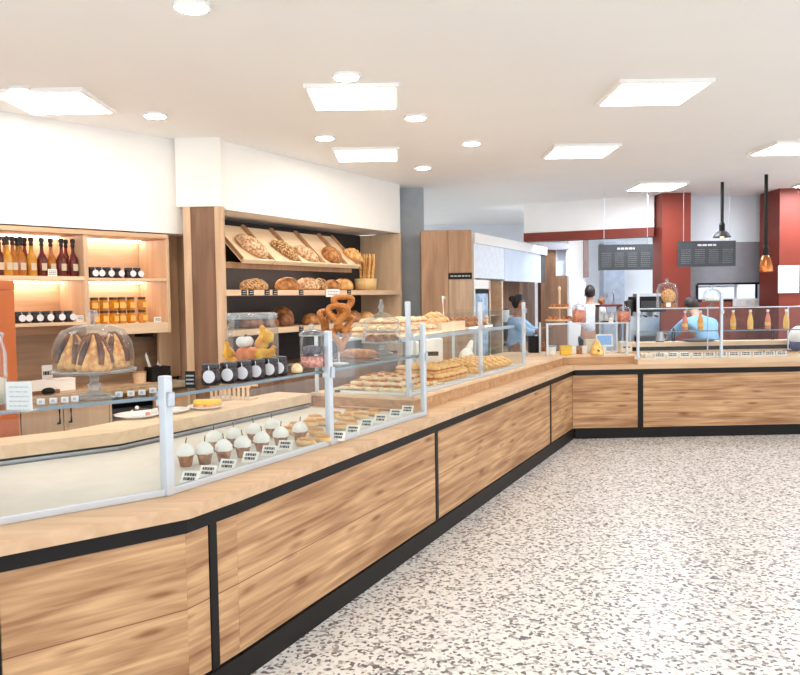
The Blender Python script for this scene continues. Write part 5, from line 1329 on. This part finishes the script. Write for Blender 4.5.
person('person in a light blue shirt bending over behind the glass cake dome', (p.x, 9.9, 0), math.pi+.22, 'shirtblue', 'hair', 'skin', .72, h=1.7, arms=((.9, -.1), (.9, -.1)))
p = at(515, 300, 10.6)
person('person with black hair in a sky blue shirt leaning behind the long glass case', (p.x-.02, 10.6, 0), math.pi-1.9, 'shirtsky', 'blackhair', 'skindark', .12, h=1.6, bun=True, arms=((.9, -.5), (.9, -.5)))
# ------------------------------------------------------------------ ceiling lights added to brighten the room
first = None
for j, y in enumerate((1.2, 3.4, 5.6, 7.8)):
    for i, x in enumerate((-2.4, -.3, 1.8, 3.9)):
        if (i, j) == (0, 3): continue
        lab = f'square light panel added to the ceiling, {ORD[j]} row from the shop front, {ORD[i]} across from the shelf wall'
        if first is None:
            first = thing('added_ceiling_light', lab, 'added ceiling light', (x, y, CEIL-.03), 0, 'added ceiling panels')
            MB().box(-.32, -.32, .0, .32, .32, .029, .004).build('frame', 'white', first); MB().box(-.29, -.29, -.004, .29, .29, -.0005).build('diffuser', 'panel', first)
        else: dup(first, (x, y, CEIL-.03), 0, lab)
firstk = None  # panels added to make the kitchen brighter and cooler
for i, (x, y) in enumerate(((3.2, 12.9), (5.4, 13.0), (3.4, 10.4), (5.6, 10.3), (7.2, 13.0))):
    lab = f'cool light panel added to the kitchen ceiling, {ORD[i]} counted from the fridge wall'
    if firstk is None:
        firstk = thing('added_kitchen_light', lab, 'added ceiling light', (x, y, CEIL-.03), 0, 'added kitchen panels')
        MB().box(-.32, -.32, .0, .32, .32, .029, .004).build('frame', 'white', firstk); MB().box(-.29, -.29, -.004, .29, .29, -.0005).build('diffuser', 'added_coolpanel', firstk)
    else: dup(firstk, (x, y, CEIL-.03), 0, lab)

dl0 = None  # extra round lamps, added to lift the goods and shelves
for i, (fr, x, y, lab) in enumerate(((FD, .4, -.85, 'bread wall near the pilaster'), (FD, 1.3, -.85, 'bread wall below its middle trays'), (FD, 2.3, -.85, 'bread wall by the breadsticks'), (FC, -.2, -.5, 'bottle shelves by the terracotta cabinet'), (FC, .8, -.5, 'honey shelves'), (FG, -.6, .35, 'cupcakes'), (FG, .8, .35, 'near case eclairs'), (FS, .8, .3, 'filled buns'), (FS, 2.0, .3, 'croissants'))):
    p = fr.w(x, y, CEIL-.02); lab = 'round ceiling lamp added to brighten the '+lab
    if dl0 is None:
        dl0 = thing('fill_lamp', lab, 'added ceiling light', p, 0, 'added round lamps')
        MB().lathe([(.09, .0), (.09, .019)], 20).build('ring', 'ceramic', dl0); MB().lathe([(0, -.003), (.075, -.003), (.075, -.0005), (0, -.0005)], 20).build('diffuser', 'added_spot', dl0)
    else: dup(dl0, p, 0, lab)
# ------------------------------------------------------------------ camera, light, view
cam = bpy.data.cameras.new('camera'); co = bpy.data.objects.new('camera', cam); COL.objects.link(co)
cam.sensor_fit = 'HORIZONTAL'; cam.sensor_width = 36.; cam.lens = F/800.*36.; cam.clip_start = .05; cam.clip_end = 100
cp, sp = math.cos(PITCH), math.sin(PITCH)
fwd = Vector((0, cp, -sp)); up0 = Vector((0, sp, cp)); rt0 = Vector((1, 0, 0))
c_, s_ = math.cos(ROLL), math.sin(ROLL)
rgt = rt0*c_-up0*s_; up = rt0*s_+up0*c_
co.matrix_world = Matrix(((rgt.x, up.x, -fwd.x, 0), (rgt.y, up.y, -fwd.y, 0), (rgt.z, up.z, -fwd.z, H), (0, 0, 0, 1)))
SC.camera = co
w = bpy.data.worlds.new('daylight'); SC.world = w; w.use_nodes = True
w.node_tree.nodes['Background'].inputs[0].default_value = (.92, .96, 1., 1); w.node_tree.nodes['Background'].inputs[1].default_value = 1.1
SC.view_settings.view_transform = 'Standard'; SC.view_settings.look = 'None'; SC.view_settings.gamma = 1; SC.view_settings.exposure = 1.0
SC.view_settings.use_curve_mapping = False
SC.cycles.use_denoising = True; SC.cycles.max_bounces = 10; SC.cycles.transparent_max_bounces = 40; SC.cycles.diffuse_bounces = 5
SC.cycles.caustics_reflective = False; SC.cycles.caustics_refractive = False
